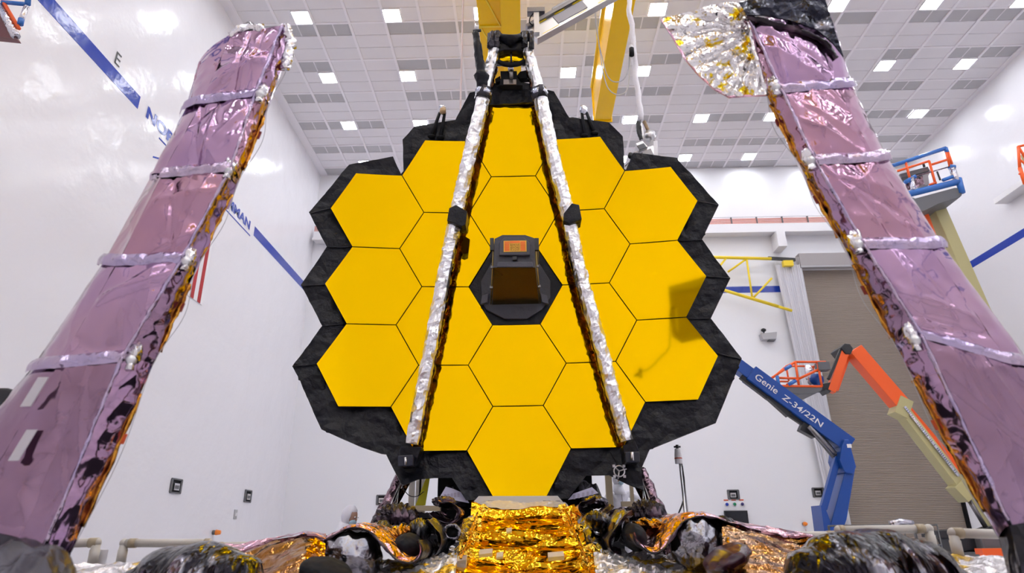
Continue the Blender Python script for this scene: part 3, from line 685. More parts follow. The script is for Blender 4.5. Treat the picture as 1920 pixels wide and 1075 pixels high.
# work platform railings behind
t = thing('work_platform', 'raised grey work platform with posts behind the telescope', 'platform', (0, 13.4, 0))
obj('deck', MB().box((-3.0, 12.6, .68), (3.2, 14.2, .76)), M['grey'], t)
for x in (-2.9, -1.0, 1.0, 3.1):
    for y in (12.7, 14.1): obj('leg', MB().box((x-.04, y-.04, 0), (x+.04, y+.04, .68)), M['grey'], t)
for u in (773, 786, 792): p = PY(u, 900, 12.7); obj('post', MB().box((p.x-.05, 12.66, .76), (p.x+.05, 12.76, 2.6)), M['pvc'], t)
for u in (1141, 1183): p = PY(u, 900, 12.65); obj('post', MB().box((p.x-(.06 if u < 1150 else .03), 12.62, .76), (p.x+(.06 if u < 1150 else .03), 12.72, 2.7)), M['pvc_joint'], t)
p = PY(762, 940, 12.65); obj('toe_box', MB().box((p.x-.1, 12.6, .76), (p.x+.35, 12.7, 2.0)), M['pvc_joint'], t)
# dotted sheets
for pts, lab in (([(826, 930), (836, 913), (850, 917), (868, 925), (880, 944), (850, 938)], 'left'), ([(1065, 938), (1075, 926), (1110, 914), (1122, 925), (1095, 932)], 'right')):
    q = [PY(u, v, 9.75+(.0 if lab == 'left' else 0)) for u, v in pts]
    o = obj('dotted_sheet', MB().prism(q, (0, .012, 0)), M['paper']); tag(o, 'pale lilac dotted sheet tucked under the mirror on the %s of the silver tray' % lab, 'sheet', 'dotted sheets')
    db_ = MB(); us = [p[0] for p in pts]; vs_ = [p[1] for p in pts]
    for k in range(5):
        for j in range(3):
            a = .2+.15*k; base = V(pts[0]).lerp(V(pts[3]), a) if lab == 'left' else V(pts[0]).lerp(V(pts[3]), a)
            pp = PY(base.x, base.y+(-3+3*j)+(2 if lab == 'left' else -3), 9.745); db_.obox(pp, V((.016, 0, 0)), V((0, .003, 0)), V((0, 0, .008)))
    tag(obj('printed_dots', db_, M['dot'], o), kind='stuff')
# silver tray under the mirror's lowest segment
t = thing('silver_tray', 'grey metal tray with crinkled silver film under the lowest mirror segment', 'tray', PY(970, 945, 9.2)*1)
obj('tray_panel', MB().prism([PY(886, 945, 9.3), PY(1056, 944, 9.3), PY(1046, 932.5, 9.45), PY(897, 933, 9.45)], (0, .05, .02)), M['grey'], t, bevel=.004)
for u in (915, 1018, 1036): obj('slot', MB().box(PY(u, 944, 9.26), PY(u+14, 939, 9.28)), M['darksteel'], t)
wv = bil(PY(880, 955, 8.9), PY(1070, 955, 8.9), PY(1062, 944, 9.25), PY(900, 944, 9.25))
obj('crinkled_film', MB().grid(sheet_fn(lambda a, b: wv(a, b)+V((0, 0, .02*math.sin(a*9)+.03*b*math.sin(a*PI))), .025, 9, 3), 60, 12, sm=False), M['silvermatt'], t)
# ------------------------------------------------------------------ overhead crane
ZG = 14.5
def zat(u, v, x): d = ray(u, v); return H+d.z*x/d.x
x0, x1 = PZ(1152, 0, ZG).x, PZ(1192, 0, ZG).x; ye = PZ(1120, 226, ZG).y
zt = min(ZC-.4, zat(1134, 9.5, x0))
t = thing('crane_girder', 'yellow box crane girder running overhead to the right of the telescope', 'crane beam', ((x0+x1)/2, 10, ZG), 'yellow crane girders')
obj('box_beam', MB().box((x0, -14, ZG), (x1, ye, zt)), M['craneyellow'], t, bevel=.01)
obj('end_plate', MB().box((x0-.04, ye, ZG-.05), (x1+.04, ye+.05, zt+.05)), M['craneyellow'], t)
obj('top_flange', MB().box((x0-.08, -14, zt), (x1+.08, ye, zt+.05)), M['yellow'], t)
for y in (2, 12, ye-.5): obj('hanger', MB().box(((x0+x1)/2-.08, y, zt+.05), ((x0+x1)/2+.08, y+.2, ZC-.02)), M['yellow'], t)
xa, xb = PZ(937, 0, ZG).x, PZ(975.5, 0, ZG).x
t = thing('crane_girder', 'yellow box crane girder running overhead straight above the telescope top', 'crane beam', ((xa+xb)/2, 10, ZG), 'yellow crane girders')
obj('box_beam', MB().box((xa, -14, ZG), (xb, ye, ZG+1.1)), M['craneyellow'], t, bevel=.01)
xc = PZ(893, 0, ZG+.35).x
wbm = obj('stiffened_web', MB().box((xc, -14, ZG+.38), (xa-.01, ye-1, ZG+.95)), M['craneyellow'], t)
for k in range(9):
    y = 8+1.6*k; obj('web_stiffener', MB().box((xc, y, ZG+.34), (xa-.01, y+.05, ZG+.38)), M['yellow'], wbm)
    obj('web_brace', MB().bar(V((xc+.03, y, ZG+.36)), V((xa-.04, y+1.6, ZG+.36)), .03, .03), M['yellow'], wbm)
for y in (2, 12, ye-1.5): obj('hanger', MB().box(((xa+xb)/2-.08, y, ZG+1.1), ((xa+xb)/2+.08, y+.2, ZC-.02)), M['yellow'], t)
# steel hoist rail crossing behind the hub
YH = 9.7
a, b = PY(996, 62, YH), PY(1250, -78, YH); d = (b-a).normalized(); nrm = V((0, 1, 0)); upv = d.cross(nrm)*-1
if upv.z < 0: upv = -upv
t = thing('hoist_rail', 'bright steel hoist rail slanting across above the secondary mirror', 'hoist rail', a)
def rb_(o, w0, w1, y0, y1, l0=0, l1=1):  # slab in rail frame
    L = (b-a); p = a+L*l0; q = a+L*l1
    return MB().hexa([p+upv*w0+nrm*y0, q+upv*w0+nrm*y0, q+upv*w0+nrm*y1, p+upv*w0+nrm*y1, p+upv*w1+nrm*y0, q+upv*w1+nrm*y0, q+upv*w1+nrm*y1, p+upv*w1+nrm*y1])
obj('rail_box', rb_(0, -.18, .12, 0, .12), M['steel'], t, bevel=.01)
obj('rail_lip', rb_(0, .12, .19, -.06, .12), M['darksteel'], t); obj('rail_lip', rb_(0, -.21, -.18, -.05, .12), M['steel'], t)
for k in range(7): obj('tape_mark', rb_(0, .10, .125, -.012, 0, .06+.13*k, .13+.13*k), M['yellow'], t)
for k in range(4): obj('tape_mark', rb_(0, -.165, -.14, -.012, 0, .05+.2*k, .17+.2*k), M['yellow'], t)
obj('dark_plate', rb_(0, -.11, .08, -.015, 0, .17, .38), M['grey'], t); obj('trolley_motor', rb_(0, .24, .52, -.05, .3, .38, .62), M['darkgrey'], t, bevel=.06)
obj('fine_ribs', rb_(0, .19, .25, -.03, .1, .2, 1), M['grey'], t)
c = PY(1006, 38, YH-.1); obj('t_bracket', MB().box(c+V((-.05, 0, -.28)), c+V((.05, .1, .22))), M['steel'], t); obj('t_bracket', MB().box(c+V((-.17, -.02, .2)), c+V((.16, .12, .30))), M['darksteel'], t)
obj('cable_loop', MB().tube(spline([PY(1000, 25, YH-.15), PY(994, 33, YH-.15), PY(993, 42, YH-.15), PY(998, 47, YH-.12)], 5), .012, 5), M['blackmatt'], t)
# ropes
p = PY(868, 0, 12.9); q = V((p.x, p.y, .77))
o = obj('lifting_rope', MB().tube([V((p.x, p.y, ZC-.03)).lerp(q, k/40) for k in range(41)], .022, 6, wob=.3, ws=20), mat('pinkish_rope', (.62, .50, .50), .7)); tag(o, 'thin pinkish rope hanging left of the telescope top', 'rope')
ph = PY(1201, 226, 10.75); top = V((ph.x, ph.y, ZC-.02))
t = thing('lifting_line', 'thick white sleeved lifting line with a black hook right of the telescope top', 'lifting line', ph)
L = [top.lerp(ph, k/60)+V((.045*noise.noise(V((0, 0, k*.35))), 0, 0)) for k in range(61)]
obj('sleeve', MB().tube(L, .055, 8, wob=.4, ws=5), M['sleeve'], t)
obj('steel_tail', MB().cyl(ph, PY(1201.5, 236, 10.75), .02), M['steel'], t)
obj('black_hook', MB().tube(spline([PY(1198, 229, 10.7), PY(1197, 245, 10.7), PY(1200, 255, 10.7), PY(1203, 262, 10.7)], 5), [.05]*4+[.038]*12, 8, wob=.4, ws=20), M['blackplastic'], t)
obj('hook_latch', MB().tube(spline([PY(1201, 230, 10.7), PY(1204, 246, 10.7), PY(1205, 258, 10.7), PY(1202, 263, 10.7)], 5), .024, 8), M['steel'], t)
obj('hand_control', MB().sphere(PY(1182, 96, 10.75)+V((0, -.1, 0)), (.045, .045, .08), 12, 8), M['white'], t); obj('control_strap', MB().cyl(PY(1184, 91, 10.63), PY(1184.5, 104, 10.63), .05), M['blackmatt'], t)
obj('control_cord', MB().tube(spline([PY(1180, 101, 10.7), PY(1178, 130, 10.7), PY(1168, 150, 10.7), PY(1150, 153, 10.7), PY(1138, 140, 10.7), PY(1131, 115, 10.7), PY(1122, 75, 10.7), PY(1116, 30, 10.7), PY(1112, -20, 10.7)], 6), .009, 5), M['grey'], t)
obj('control_cord', MB().tube(spline([PY(1181, 101, 10.72), PY(1180, 140, 10.72), PY(1176, 168, 10.72), PY(1160, 178, 10.72), PY(1142, 168, 10.72), PY(1132, 140, 10.72), PY(1124, 90, 10.72), PY(1114, 0, 10.72)], 6), .011, 5), M['pvc'], t)
# lifting fitting on the mirror's back right shoulder
t = thing('lifting_fitting', 'grey metal lifting fitting on top of right black blanket under the hook', 'lifting fitting', PY(1212, 300, 10.7))
def yb(name, poly, y, d, m, par=None, bev=.008): return obj(name, MB().prism([PY(u, v, y) for u, v in poly], (0, d, 0)), m, par or t, bevel=bev)
yb('arm_plate', [(1184, 291), (1190, 284), (1226, 272), (1228, 291), (1226, 303), (1186, 303)], 10.5, .25, M['steel'])
yb('cover_box', [(1192, 269), (1205, 264), (1215, 275), (1199, 281)], 10.4, .3, M['steel']); yb('dark_face', [(1194, 273), (1207, 268), (1213, 276), (1199, 281)], 10.38, .02, M['darkgrey'])
yb('upright', [(1225, 264), (1233, 264), (1234, 300), (1226, 300)], 10.5, .2, M['white']); yb('upright_side', [(1220, 264), (1225, 262), (1226, 300), (1221, 290)], 10.52, .2, M['grey'])
yb('lower_box', [(1203, 285), (1220, 278), (1226, 290), (1210, 297)], 10.4, .15, M['darksteel'])
obj('drum', MB().cyl(PY(1213, 250, 10.6), PY(1227, 253, 10.6), .001), M['grey'], t) if 0 else None
obj('drum', MB().tube([PY(1216, 262, 10.6), PY(1220, 250, 10.6)], [.1, .11], 16), M['steel'], t); obj('threaded_rod', MB().cyl(PY(1219, 254, 10.6), PY(1208, 228, 10.6), .035, 10), mat('bronze_rod', (.22, .15, .09), .4, .8), t)
obj('black_knob', MB().sphere(PY(1183, 292, 10.45), (.06, .05, .07), 10, 8, fn=lambda d: 1+.3*noise.noise(d*4)), M['blackplastic'], t)
obj('thin_strut', MB().cyl(PY(1172, 312, 10.4), PY(1184, 300, 10.4), .012, 6), M['darksteel'], t)
for u in (1208, 1229): obj('stand', MB().cyl(PY(u, 300, 10.65), PY(u, 330, 10.65), .03), M['grey'], t)
# equipment box hung above and behind the viewer, seen only as a reflection in the gold
t = thing('hanging_box', 'dark box with dangling cord seen reflected in the right gold segments', 'box', (2.25, 4.2, 6.6))
obj('box_body', MB().prism([(2.05, 4, 7.24), (2.62, 4, 7.30), (2.62, 4, 6.56), (2.17, 4, 6.53), (2.05, 4, 6.63)], (0, .12, 0)), mat('umber_box', (.36, .32, .25), .6), t)
obj('box_top', MB().prism([(2.05, 3.98, 7.24), (2.62, 3.98, 7.30), (2.62, 3.98, 7.17), (2.05, 3.98, 7.16)], (0, .15, 0)), M['grey'], t)
obj('box_hanger', MB().tube([(2.5, 4.06, 6.95), (3.6, 4.06, 6.95), (3.6, 4.06, ZC-.02)], .025, 8), M['blackmatt'], t)
obj('box_edge', MB().box((2.12, 4.12, 6.64), (2.14, 4.14, 6.95)), M['steel'], t)
obj('cord', MB().tube(spline([(2.13, 4.14, 6.95), (2.06, 4.14, 6.93), (2.04, 4.14, 6.75), (2.02, 4.14, 6.55), (1.99, 4.14, 6.42), (1.87, 4.14, 6.32), (1.78, 4.14, 6.24), (1.68, 4.14, 6.18), (1.62, 4.14, 6.18)], 6), .006, 6), M['blackmatt'], t)
obj('sensor', MB().box((1.575, 4.1, 6.10), (1.62, 4.16, 6.21)), mat('sensor_grey', (.45, .44, .4), .5), t)
obj('sensor_ring', MB().cyl((1.598, 4.16, 6.165), (1.598, 4.175, 6.165), .017), M['blackmatt'], t)
obj('sensor_clip', MB().prism([(1.575, 4.12, 6.16), (1.505, 4.12, 6.125), (1.575, 4.12, 6.12)], (0, .03, 0)), M['blackmatt'], t)
# ------------------------------------------------------------------ foil-wrapped columns
YC = 3.7
def col_pt(u, v, dy=0):
    return PY(u, v, YC+dy)
def column(label, levels, side_sgn, pmats, fit_u):
    """levels (top to bottom): dict A,B = front face edges, C = narrow side edge, D = far rounded edge (pixels)"""
    base = col_pt(*levels[-1]['B']); t = thing('foil_column', label, 'foil-wrapped column', (base.x, YC+.2, base.z))
    n = len(levels)-1
    for i in range(n):
        P, Q = levels[i], levels[i+1]
        pA, pB, pC, pD = col_pt(*P['A']), col_pt(*P['B']), col_pt(*P['C'], .16), col_pt(*P['D'], .2)
        qA, qB, qC, qD = col_pt(*Q['A']), col_pt(*Q['B']), col_pt(*Q['C'], .16), col_pt(*Q['D'], .2)
        rnd = random.Random(i*7+fit_u)
        lines = []
        for k in range(7):
            th = rnd.uniform(0, PI); lines.append((rnd.uniform(.1, .9), rnd.uniform(.1, .9), math.cos(th), math.sin(th), rnd.uniform(.03, .09), rnd.choice((-1, 1))*rnd.uniform(.010, .032)))
        lines += [(0, 0, .7, -.7, .03, .016), (1, 0, .7, .7, .04, -.014)]
        fb = bil(qA, qB, pB, pA)
        nn = (qB-qA).cross(pA-qA).normalized()
        if nn.y > 0: nn = -nn
        def face(a, b, fb=fb, nn=nn, lines=lines, sc=1.0):
            p = fb(a, b); h = 0
            for (x, y, c, s_, w, am) in lines:
                dd = (a-x)*s_-(b-y)*c; h += am*math.exp(-abs(dd)/w)
            belly = .035*math.sin(PI*a)*math.sin(PI*b)
            edge = min(1, 8*min(a, 1-a, b, 1-b)+.15)
            h += .02*noise.noise(V((a*2.2+fit_u, b*2.2+i*3, 0)))
            return p+nn*(belly+h*edge*.62+.004*crump(p, 7, i))
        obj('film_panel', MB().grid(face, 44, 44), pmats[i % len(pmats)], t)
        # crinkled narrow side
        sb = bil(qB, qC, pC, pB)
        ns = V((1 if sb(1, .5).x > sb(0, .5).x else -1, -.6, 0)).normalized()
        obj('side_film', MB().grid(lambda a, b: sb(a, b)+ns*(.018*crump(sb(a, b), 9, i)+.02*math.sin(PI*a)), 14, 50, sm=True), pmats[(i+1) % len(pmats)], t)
        # rounded far side
        db2 = bil(qD, qA, pA, pD)
        obj('rounded_side', MB().grid(lambda a, b: db2(a, b)+V((-ns.x, -.5, 0)).normalized()*(.03*math.sin(PI*a)+.008*crump(db2(a, b), 6, i+4)), 18, 44), pmats[i % len(pmats)], t)
        # back
        bkq = [pC, pD, qD, qC]; off = V((pC.x*.14, .42, 0))
        obj('back_film', MB().add([pC, pD, qD, qC, pC+off, pD+off, qD+off, qC+off], [(4, 5, 6, 7), (0, 3, 7, 4), (1, 5, 6, 2), (0, 4, 5, 1), (3, 2, 6, 7)]), pmats[i % len(pmats)], t)
        # belt of tape at the joint
        if i > 0:
            dv = (qA-pA).normalized()*.042
            bt = lambda a, b: (pD.lerp(pA, a*5) if a < .2 else pA.lerp(pB, (a-.2)/.65) if a < .85 else pB.lerp(pC, (a-.85)/.15))+dv*(b*2-1)
            obj('tape_belt', MB().grid(lambda a, b: bt(a, b)+V((0, -1, 0))*(.016*math.sin(PI*b)+.014*crump(bt(a, b), 12, i)+.008)+(V((-ns.x, -.5, 0)).normalized()*(.036*math.sin(PI*a*5)+.01) if a < .2 else V((0, 0, 0))), 90, 12), M['lilac_tape'], t)
            kn = pB.lerp(pC, .35)+V((ns.x*.02, -.05, -.02))
            kb = obj('hinge_knob', MB().sphere(kn, (.030, .028, .038), 14, 10, fn=lambda d: 1+.25*noise.noise(d*3)), M['steel'], t)
            obj('knob_collar', MB().tube([kn+V((0, 0, -.06)), kn+V((0, 0, -.01))], [.028, .018], 10, wob=.3, ws=30), M['silver'], kb)
            obj('foil_tuft', MB().sphere(kn+V((0, .02, .05)), (.042, .04, .065), 14, 10, fn=lambda d: 1+.5*crump(d, 3, i)), M['silver'], kb)
        # corner tape along front edge, gold strip and red tags along the outer edge
        e = [pB.lerp(qB, k/30)+V((0, -.006, 0)) for k in range(31)]
        obj('edge_tape', MB().tube(e, .010, 7, wob=.9, seed=i, ws=16), M['lilac_tape'], t)
        if not (i == 0):
            g = [pC.lerp(qC, k/24)+V((ns.x*.006+.012*noise.noise(V((k*.4, i, 0))), 0, 0)) for k in range(25)]
            obj('gold_edge', MB().tube(g[4:-3], .011, 7, wob=.7, seed=i+4, ws=16), M['orangeedge'], t)
        tg = pC.lerp(qC, .42)+V((ns.x*.018, 0, 0)); dq = (qC-pC).normalized()
        obj('red_tag', MB().obox(tg, V((.014, 0, 0)), V((0, .006, 0)), dq*.03), M['redtag'] if i < n-1 else M['redtag2'], t, bevel=.002)
    # loose thin wire along the outer edge
    w = []
    for i in range(n+1):
        q = col_pt(*levels[i]['C'], .15); w.append(q)
        if i < n: w.append(q.lerp(col_pt(*levels[i+1]['C'], .15), .5)+V((ns.x*(.05+.02*(i % 2)), 0, 0)))
    obj('loose_wire', MB().tube(spline(w, 8), .0022, 5), M['grey'], t)
    # dark foot
    b0_ = levels[-1]
    q = [col_pt(*b0_['D'], .25), col_pt(*b0_['A'], -.01), col_pt(*b0_['B'], -.01), col_pt(*b0_['C'], .2)]
    low = [V((p.x*1.0, p.y, .555)) for p in q]; ft = MB().add(q+low, [(0, 1, 2, 3), (4, 7, 6, 5), (0, 4, 5, 1), (1, 5, 6, 2), (2, 6, 7, 3), (3, 7, 4, 0)])
    obj('dark_foot', ft, M['blackfoil'], t)
    return t
LL = [dict(A=(434, 64), B=(531, 47), C=(545, 78), D=(372, 118)),
      dict(A=(380, 188), B=(480, 173), C=(503, 196), D=(345, 214)),
      dict(A=(305, 325), B=(434, 314), C=(448, 338), D=(284, 330)),
      dict(A=(223, 489), B=(343, 484), C=(368, 504), D=(196, 489)),
      dict(A=(112, 680), B=(231, 668), C=(287, 684), D=(60, 690)),
      dict(A=(-75, 985), B=(87, 1022), C=(133, 1037), D=(-190, 985))]
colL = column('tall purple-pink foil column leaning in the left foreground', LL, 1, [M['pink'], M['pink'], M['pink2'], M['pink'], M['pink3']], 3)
RL = [dict(A=(1548, 28), B=(1404, 34), C=(1396, 48), D=(1556, 40)),
      dict(A=(1566, 158), B=(1464, 166), C=(1436, 174), D=(1599, 161)),
      dict(A=(1640, 295), B=(1528, 301), C=(1501, 312), D=(1660, 293)),
      dict(A=(1740, 457), B=(1618, 457), C=(1585, 466), D=(1762, 457)),
      dict(A=(1885, 672), B=(1725, 625), C=(1686, 660), D=(1938, 690)),
      dict(A=(2110, 960), B=(1893, 985), C=(1872, 1008), D=(2190, 960))]
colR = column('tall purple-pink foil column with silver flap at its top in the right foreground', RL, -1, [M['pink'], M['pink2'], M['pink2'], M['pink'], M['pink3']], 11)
# right column head: dark wrap and silver and yellow flap
def px_sheet(pts4, y4, amp, sc, seed, nu=40, nv=40, flat=True):
    q = [PY(pts4[i][0], pts4[i][1], y4[i]) for i in range(4)]
    b_ = bil(*q); nn = V((0, -1, .1)).normalized()
    return MB().grid(lambda a, b: b_(a, b)+nn*(amp*crump(b_(a, b), sc, seed)), nu, nv, sm=not flat)
flap_poly = [(1240, 36), (1300, 20), (1350, 6), (1398, 3), (1410, 60), (1424, 120), (1437, 178), (1400, 180), (1368, 182), (1340, 168), (1310, 140), (1285, 110), (1262, 70)]
def flap3(u, v):
    p = PY(u, v, YC+.05+.10*(1400-u)/160)
    # long folds radiating from the attached edge
    ang = math.atan2(v-60, 1430-u); f_ = .016*math.sin(ang*26+.03*u)+.03*crump(p, 9, 2)
    return PY(u, v, YC+.05+.10*(1400-u)/160+f_)
vs, fs = cdt_sheet(flap_poly, 5, flap3, seed=6)
m_flap = foil('flap_film', (.82, .80, .80), (.85, .62, .02), rough=.13, vs=11, strength=.6, mixscale=9, mixpos=.60, mixw=.02, fine=30)
obj('silver_flap', MB().add(vs, fs, 0, False), m_flap, colR, solid=.004, recalc=False)
obj('flap_rim', MB().tube([PY(u, v, YC+.06+.10*(1400-u)/160) for u, v in ((1437, 178), (1400, 180), (1368, 182), (1340, 168), (1310, 140), (1285, 110), (1262, 70), (1240, 36))], .008, 6, wob=.7, ws=20), M['pinkbright'], colR)
obj('flap_rim', MB().tube([PY(u, v, YC+.03) for u, v in ((1398, 3), (1404, 40), (1412, 80), (1424, 130), (1437, 178))], .014, 8, wob=.7, ws=18), M['silver'], colR)
hp = [(1386, 6), (1450, -14), (1545, -6), (1552, 20), (1566, 62), (1581, 108), (1562, 84), (1530, 56), (1480, 40), (1430, 30), (1400, 30)]
vs, fs = cdt_sheet(hp, 5, lambda u, v: PY(u, v, YC-.06+.03*crump(PY(u, v, YC), 7, 5)), seed=8)
obj('dark_head_wrap', MB().add(vs, fs, 0, False), foil('dark_head_film', (.025, .025, .035), (.26, .25, .28), rough=.15, vs=9, strength=.6, mixscale=6, mixpos=.6, mixw=.03), colR, solid=.01, recalc=False)
obj('crease_film', MB().tube(spline([PY(1400, 30, YC-.04), PY(1440, 42, YC-.04), PY(1500, 58, YC-.04), PY(1545, 78, YC-.03), PY(1568, 110, YC)], 8), .018, 8, wob=.9, ws=16), M['purpleblack'], colR)
# left column head
obj('silver_cap', MB().tube(spline([PY(430, 66, YC), PY(448, 56, YC), PY(470, 52, YC+.02), PY(492, 54, YC)], 6), [.02]*6+[.03]*13, 10, wob=.6, ws=18), M['silver'], colL)
obj('crinkled_end', MB().tube(spline([PY(537, 50, YC+.02), PY(543, 75, YC+.02), PY(541, 100, YC+.02), PY(534, 128, YC+.02)], 8), [.026]*8+[.036]*17, 12, wob=.7, ws=20), M['silver'], colL)
obj('head_side', MB().grid(sheet_fn(bil(PY(345, 214, YC+.15), PY(384, 190, YC), PY(436, 64, YC), PY(374, 116, YC+.15)), .03, 6, 3, V((-.5, -.8, 0))), 24, 30, sm=False), M['pink2'], colL)
for k, (u, v, w_, h_) in enumerate(((40, 735, 7, 30), (18, 835, 8, 40))):
    c = PY(u+25, v, YC-.06); dd = (PY(112, 680, YC)-PY(-75, 985, YC)).normalized()
    obj('clear_tape', MB().obox(c, V((.03, 0, 0)), V((0, .003, 0)), dd*.09), mat('frosted_tape', (.5, .47, .5), .5) if k == 0 else bpy.data.materials['frosted_tape'], colL)
# ------------------------------------------------------------------ folded sunshield and foil in the foreground
deck = thing('assembly_deck', 'dark low assembly deck carrying the foil blankets and columns', 'platform', (0, 5.5, 0))
obj('deck_top', MB().box((-2.3, 4.9, .45), (2.5, 9.3, .55)), M['blackmatt'], deck); obj('deck_wing', MB().box((-3.6, 3.3, .45), (4.0, 4.9, .55)), M['blackmatt'], deck)
for x, y in ((-3.4, 3.5), (3.8, 3.5), (-2.1, 9.1), (2.3, 9.1), (-2.1, 5.0), (2.3, 5.0)):
    obj('leg', MB().box((x-.08, y-.08, 0), (x+.08, y+.08, .45)), M['darkgrey'], deck)
# gold blanket: folded steps
gb = thing('gold_foil_blanket', 'crumpled gold foil blanket sloping down from the silver tray in the centre', 'foil blanket', PY(970, 1075, 6.6)*1)
c00, c10, c11, c01 = PY(843, 1095, 6.6), PY(1128, 1095, 6.6), PY(1078, 956, 8.9), PY(886, 956, 8.9)
gbl = bil(c00, c10, c11, c01)
def gfn(a, b):
    p = gbl(a, b); q = V((p.x*1.3, p.y*3.2, p.z*3.2))
    sag = -.06*math.sin(PI*b)
    steps = .045*math.sin(b*21+2.2*noise.noise(V((p.x*1.1, b*4, 3)))*1.5)
    h = .075*crump(q, 1.1, 2)+.018*crump(p, 4, 5)
    h += (.05*math.exp(-((a-.0)/.09)**2)+.05*math.exp(-((a-1)/.09)**2))*(1+crump(p, 9, 7))
    return p+V((.02*noise.noise(p*6), -.6*steps-h*.5, sag+steps*.7+h))
obj('gold_film', MB().grid(gfn, 26, 46), M['goldfoil'], gb)
ga, gd = PY(912, 984, 8.05), PY(1030, 984, 8.05)
for (u, v, w, h, y) in ((912, 1049, 24, 6, 7.1), (1042, 1055, 30, 7, 7.0), (955, 1006, 10, 3, 7.9), (938, 1054, 12, 4, 7.0), (868, 1066, 16, 14, 6.95)):
    c = PY(u, v, y)+V((0, -.10, .06)); k = (c-EYE).dot(FW)/F
    obj('white_patch', MB().obox(c, V((w*k/2, .02, .005)), V((0, .06, .02)), V((0, -.01, h*k/2))), M['silvermatt'], gb)
for (a, b) in (((893, 990), (866, 1052)), ((1060, 965), (1100, 1060)), ((897, 968), (880, 1010))):
    pts = [PY(a[0]+(b[0]-a[0])*k/10, a[1]+(b[1]-a[1])*k/10, 8.2-1.5*k/10)+V((0, -.12, .03)) for k in range(11)]
    obj('clear_strap', MB().tube(pts, .014, 6, wob=.6, ws=12), M['orangeedge'], gb)
tuft = foil('gold_tuft_film', (.98, .62, .06), rough=.1, vs=14, strength=.8)
for k, (u, v, r, y) in enumerate(((888, 985, 15, 8.2), (1068, 975, 13, 8.4), (884, 1012, 13, 7.7), (1084, 1000, 14, 7.9), (905, 960, 11, 8.8), (1056, 957, 10, 8.8), (1108, 1045, 20, 7.0), (868, 1040, 16, 7.2))):
    c = PY(u, v, y); rr = r*(c-EYE).dot(FW)/F
    obj('gold_tuft', flatten(MB().sphere(c, (rr, rr*.6, rr), 26, 18, fn=lambda d, k=k: 1+.55*crump(d, 2.2, k))), tuft, gb)
for s_, us in ((-1, ((881, 975), (862, 1010), (846, 1062))), (1, ((1090, 975), (1112, 1010), (1140, 1058)))):
    pts = spline([PY(us[0][0], us[0][1], 8.3), PY(us[1][0], us[1][1], 7.6), PY(us[2][0], us[2][1], 6.9)], 10)
    obj('grey_side_roll', flatten(MB().tube(pts, .055, 9, wob=.8, seed=s_, ws=8)), M['silvergrey'], gb)
# helpers for membrane ribbons and lumps
def ribbon(name, label, pts, y, depth, th, m_out, m_in, group=None, seed=0, amp=.02, cat='membrane', lip=.055):
    P3 = spline([PY(u, v, y) for u, v in pts], 8); n = len(P3)
    low = min(P3, key=lambda p: p.z); t = thing(name, label, cat, V((low.x, y+depth/2, low.z)), group)
    N3 = []
    for i in range(n):
        d = (P3[min(i+1, n-1)]-P3[max(i-1, 0)]); N3.append(V((-d.z, 0, d.x)).normalized())
    def surf(off, am, sd):
        def fn(a, b):
            f = a*(n-1); i = min(int(f), n-2); fr_ = f-i
            p = P3[i].lerp(P3[i+1], fr_)+N3[i].lerp(N3[i+1], fr_)*off
            q = p+V((0, depth*b, 0))
            return q+N3[i]*(am*crump(q, 7, sd))
        return fn
    so = surf(th, amp, seed)
    def outer(a, b):
        f = a*(n-1); k = min(int(f), n-2); c_ = max(0, 1-b/.16)
        return so(a, b)-N3[k].lerp(N3[k+1], f-k)*(lip*c_*c_)+V((0, lip*.3*(1-c_) if b < .16 else lip*.3, 0))
    obj('outer_film', flatten(MB().grid(outer, n*2, 26)), m_out, t)
    obj('inner_film', flatten(MB().grid(surf(-th*.2, amp*.5, seed+1), n*2, 10)), m_in, t)
    e = MB(); f0 = outer; f1 = surf(-th*.2, amp*.5, seed+1); m = n*2
    e.grid(lambda a, b: f0(a, 0).lerp(f1(a, 0), b)+V((0, -.012*math.sin(PI*b), 0)), m, 3)
    obj('folded_edge', e, M['purpleblack'], t)
    return t
def lump(name, label, u, v, ru, rv, y, ry, m, seed=0, folds=9, fold_amp=.055, cr=.12, group=None, cat='membrane', tilt=0, fan=False, par=None):
    c = PY(u, v, y); k = (c-EYE).dot(FW)/F; rx, rz = ru*k, rv*k
    def fn(d):
        az = math.atan2(d.x, d.z+.9)*1.6 if fan else d.x*2.4+.5*d.z
        return 1+fold_amp*math.sin(folds*az+2*noise.noise(d*1.7+V((seed, 0, 0))))+cr*crump(d, 2.6, seed)*.6
    mb = MB().sphere(c, (rx, ry, rz), 56, 34, fn=fn)
    if tilt:
        R_ = Matrix.Rotation(tilt, 3, 'Y'); mb.v = [c+R_@(p-c) for p in mb.v]
    if par is not None: return obj(name, mb, m, par)
    o = obj(name, mb, m); tag(o, label, cat, group); return o
G = 'folded membranes around the gold foil'
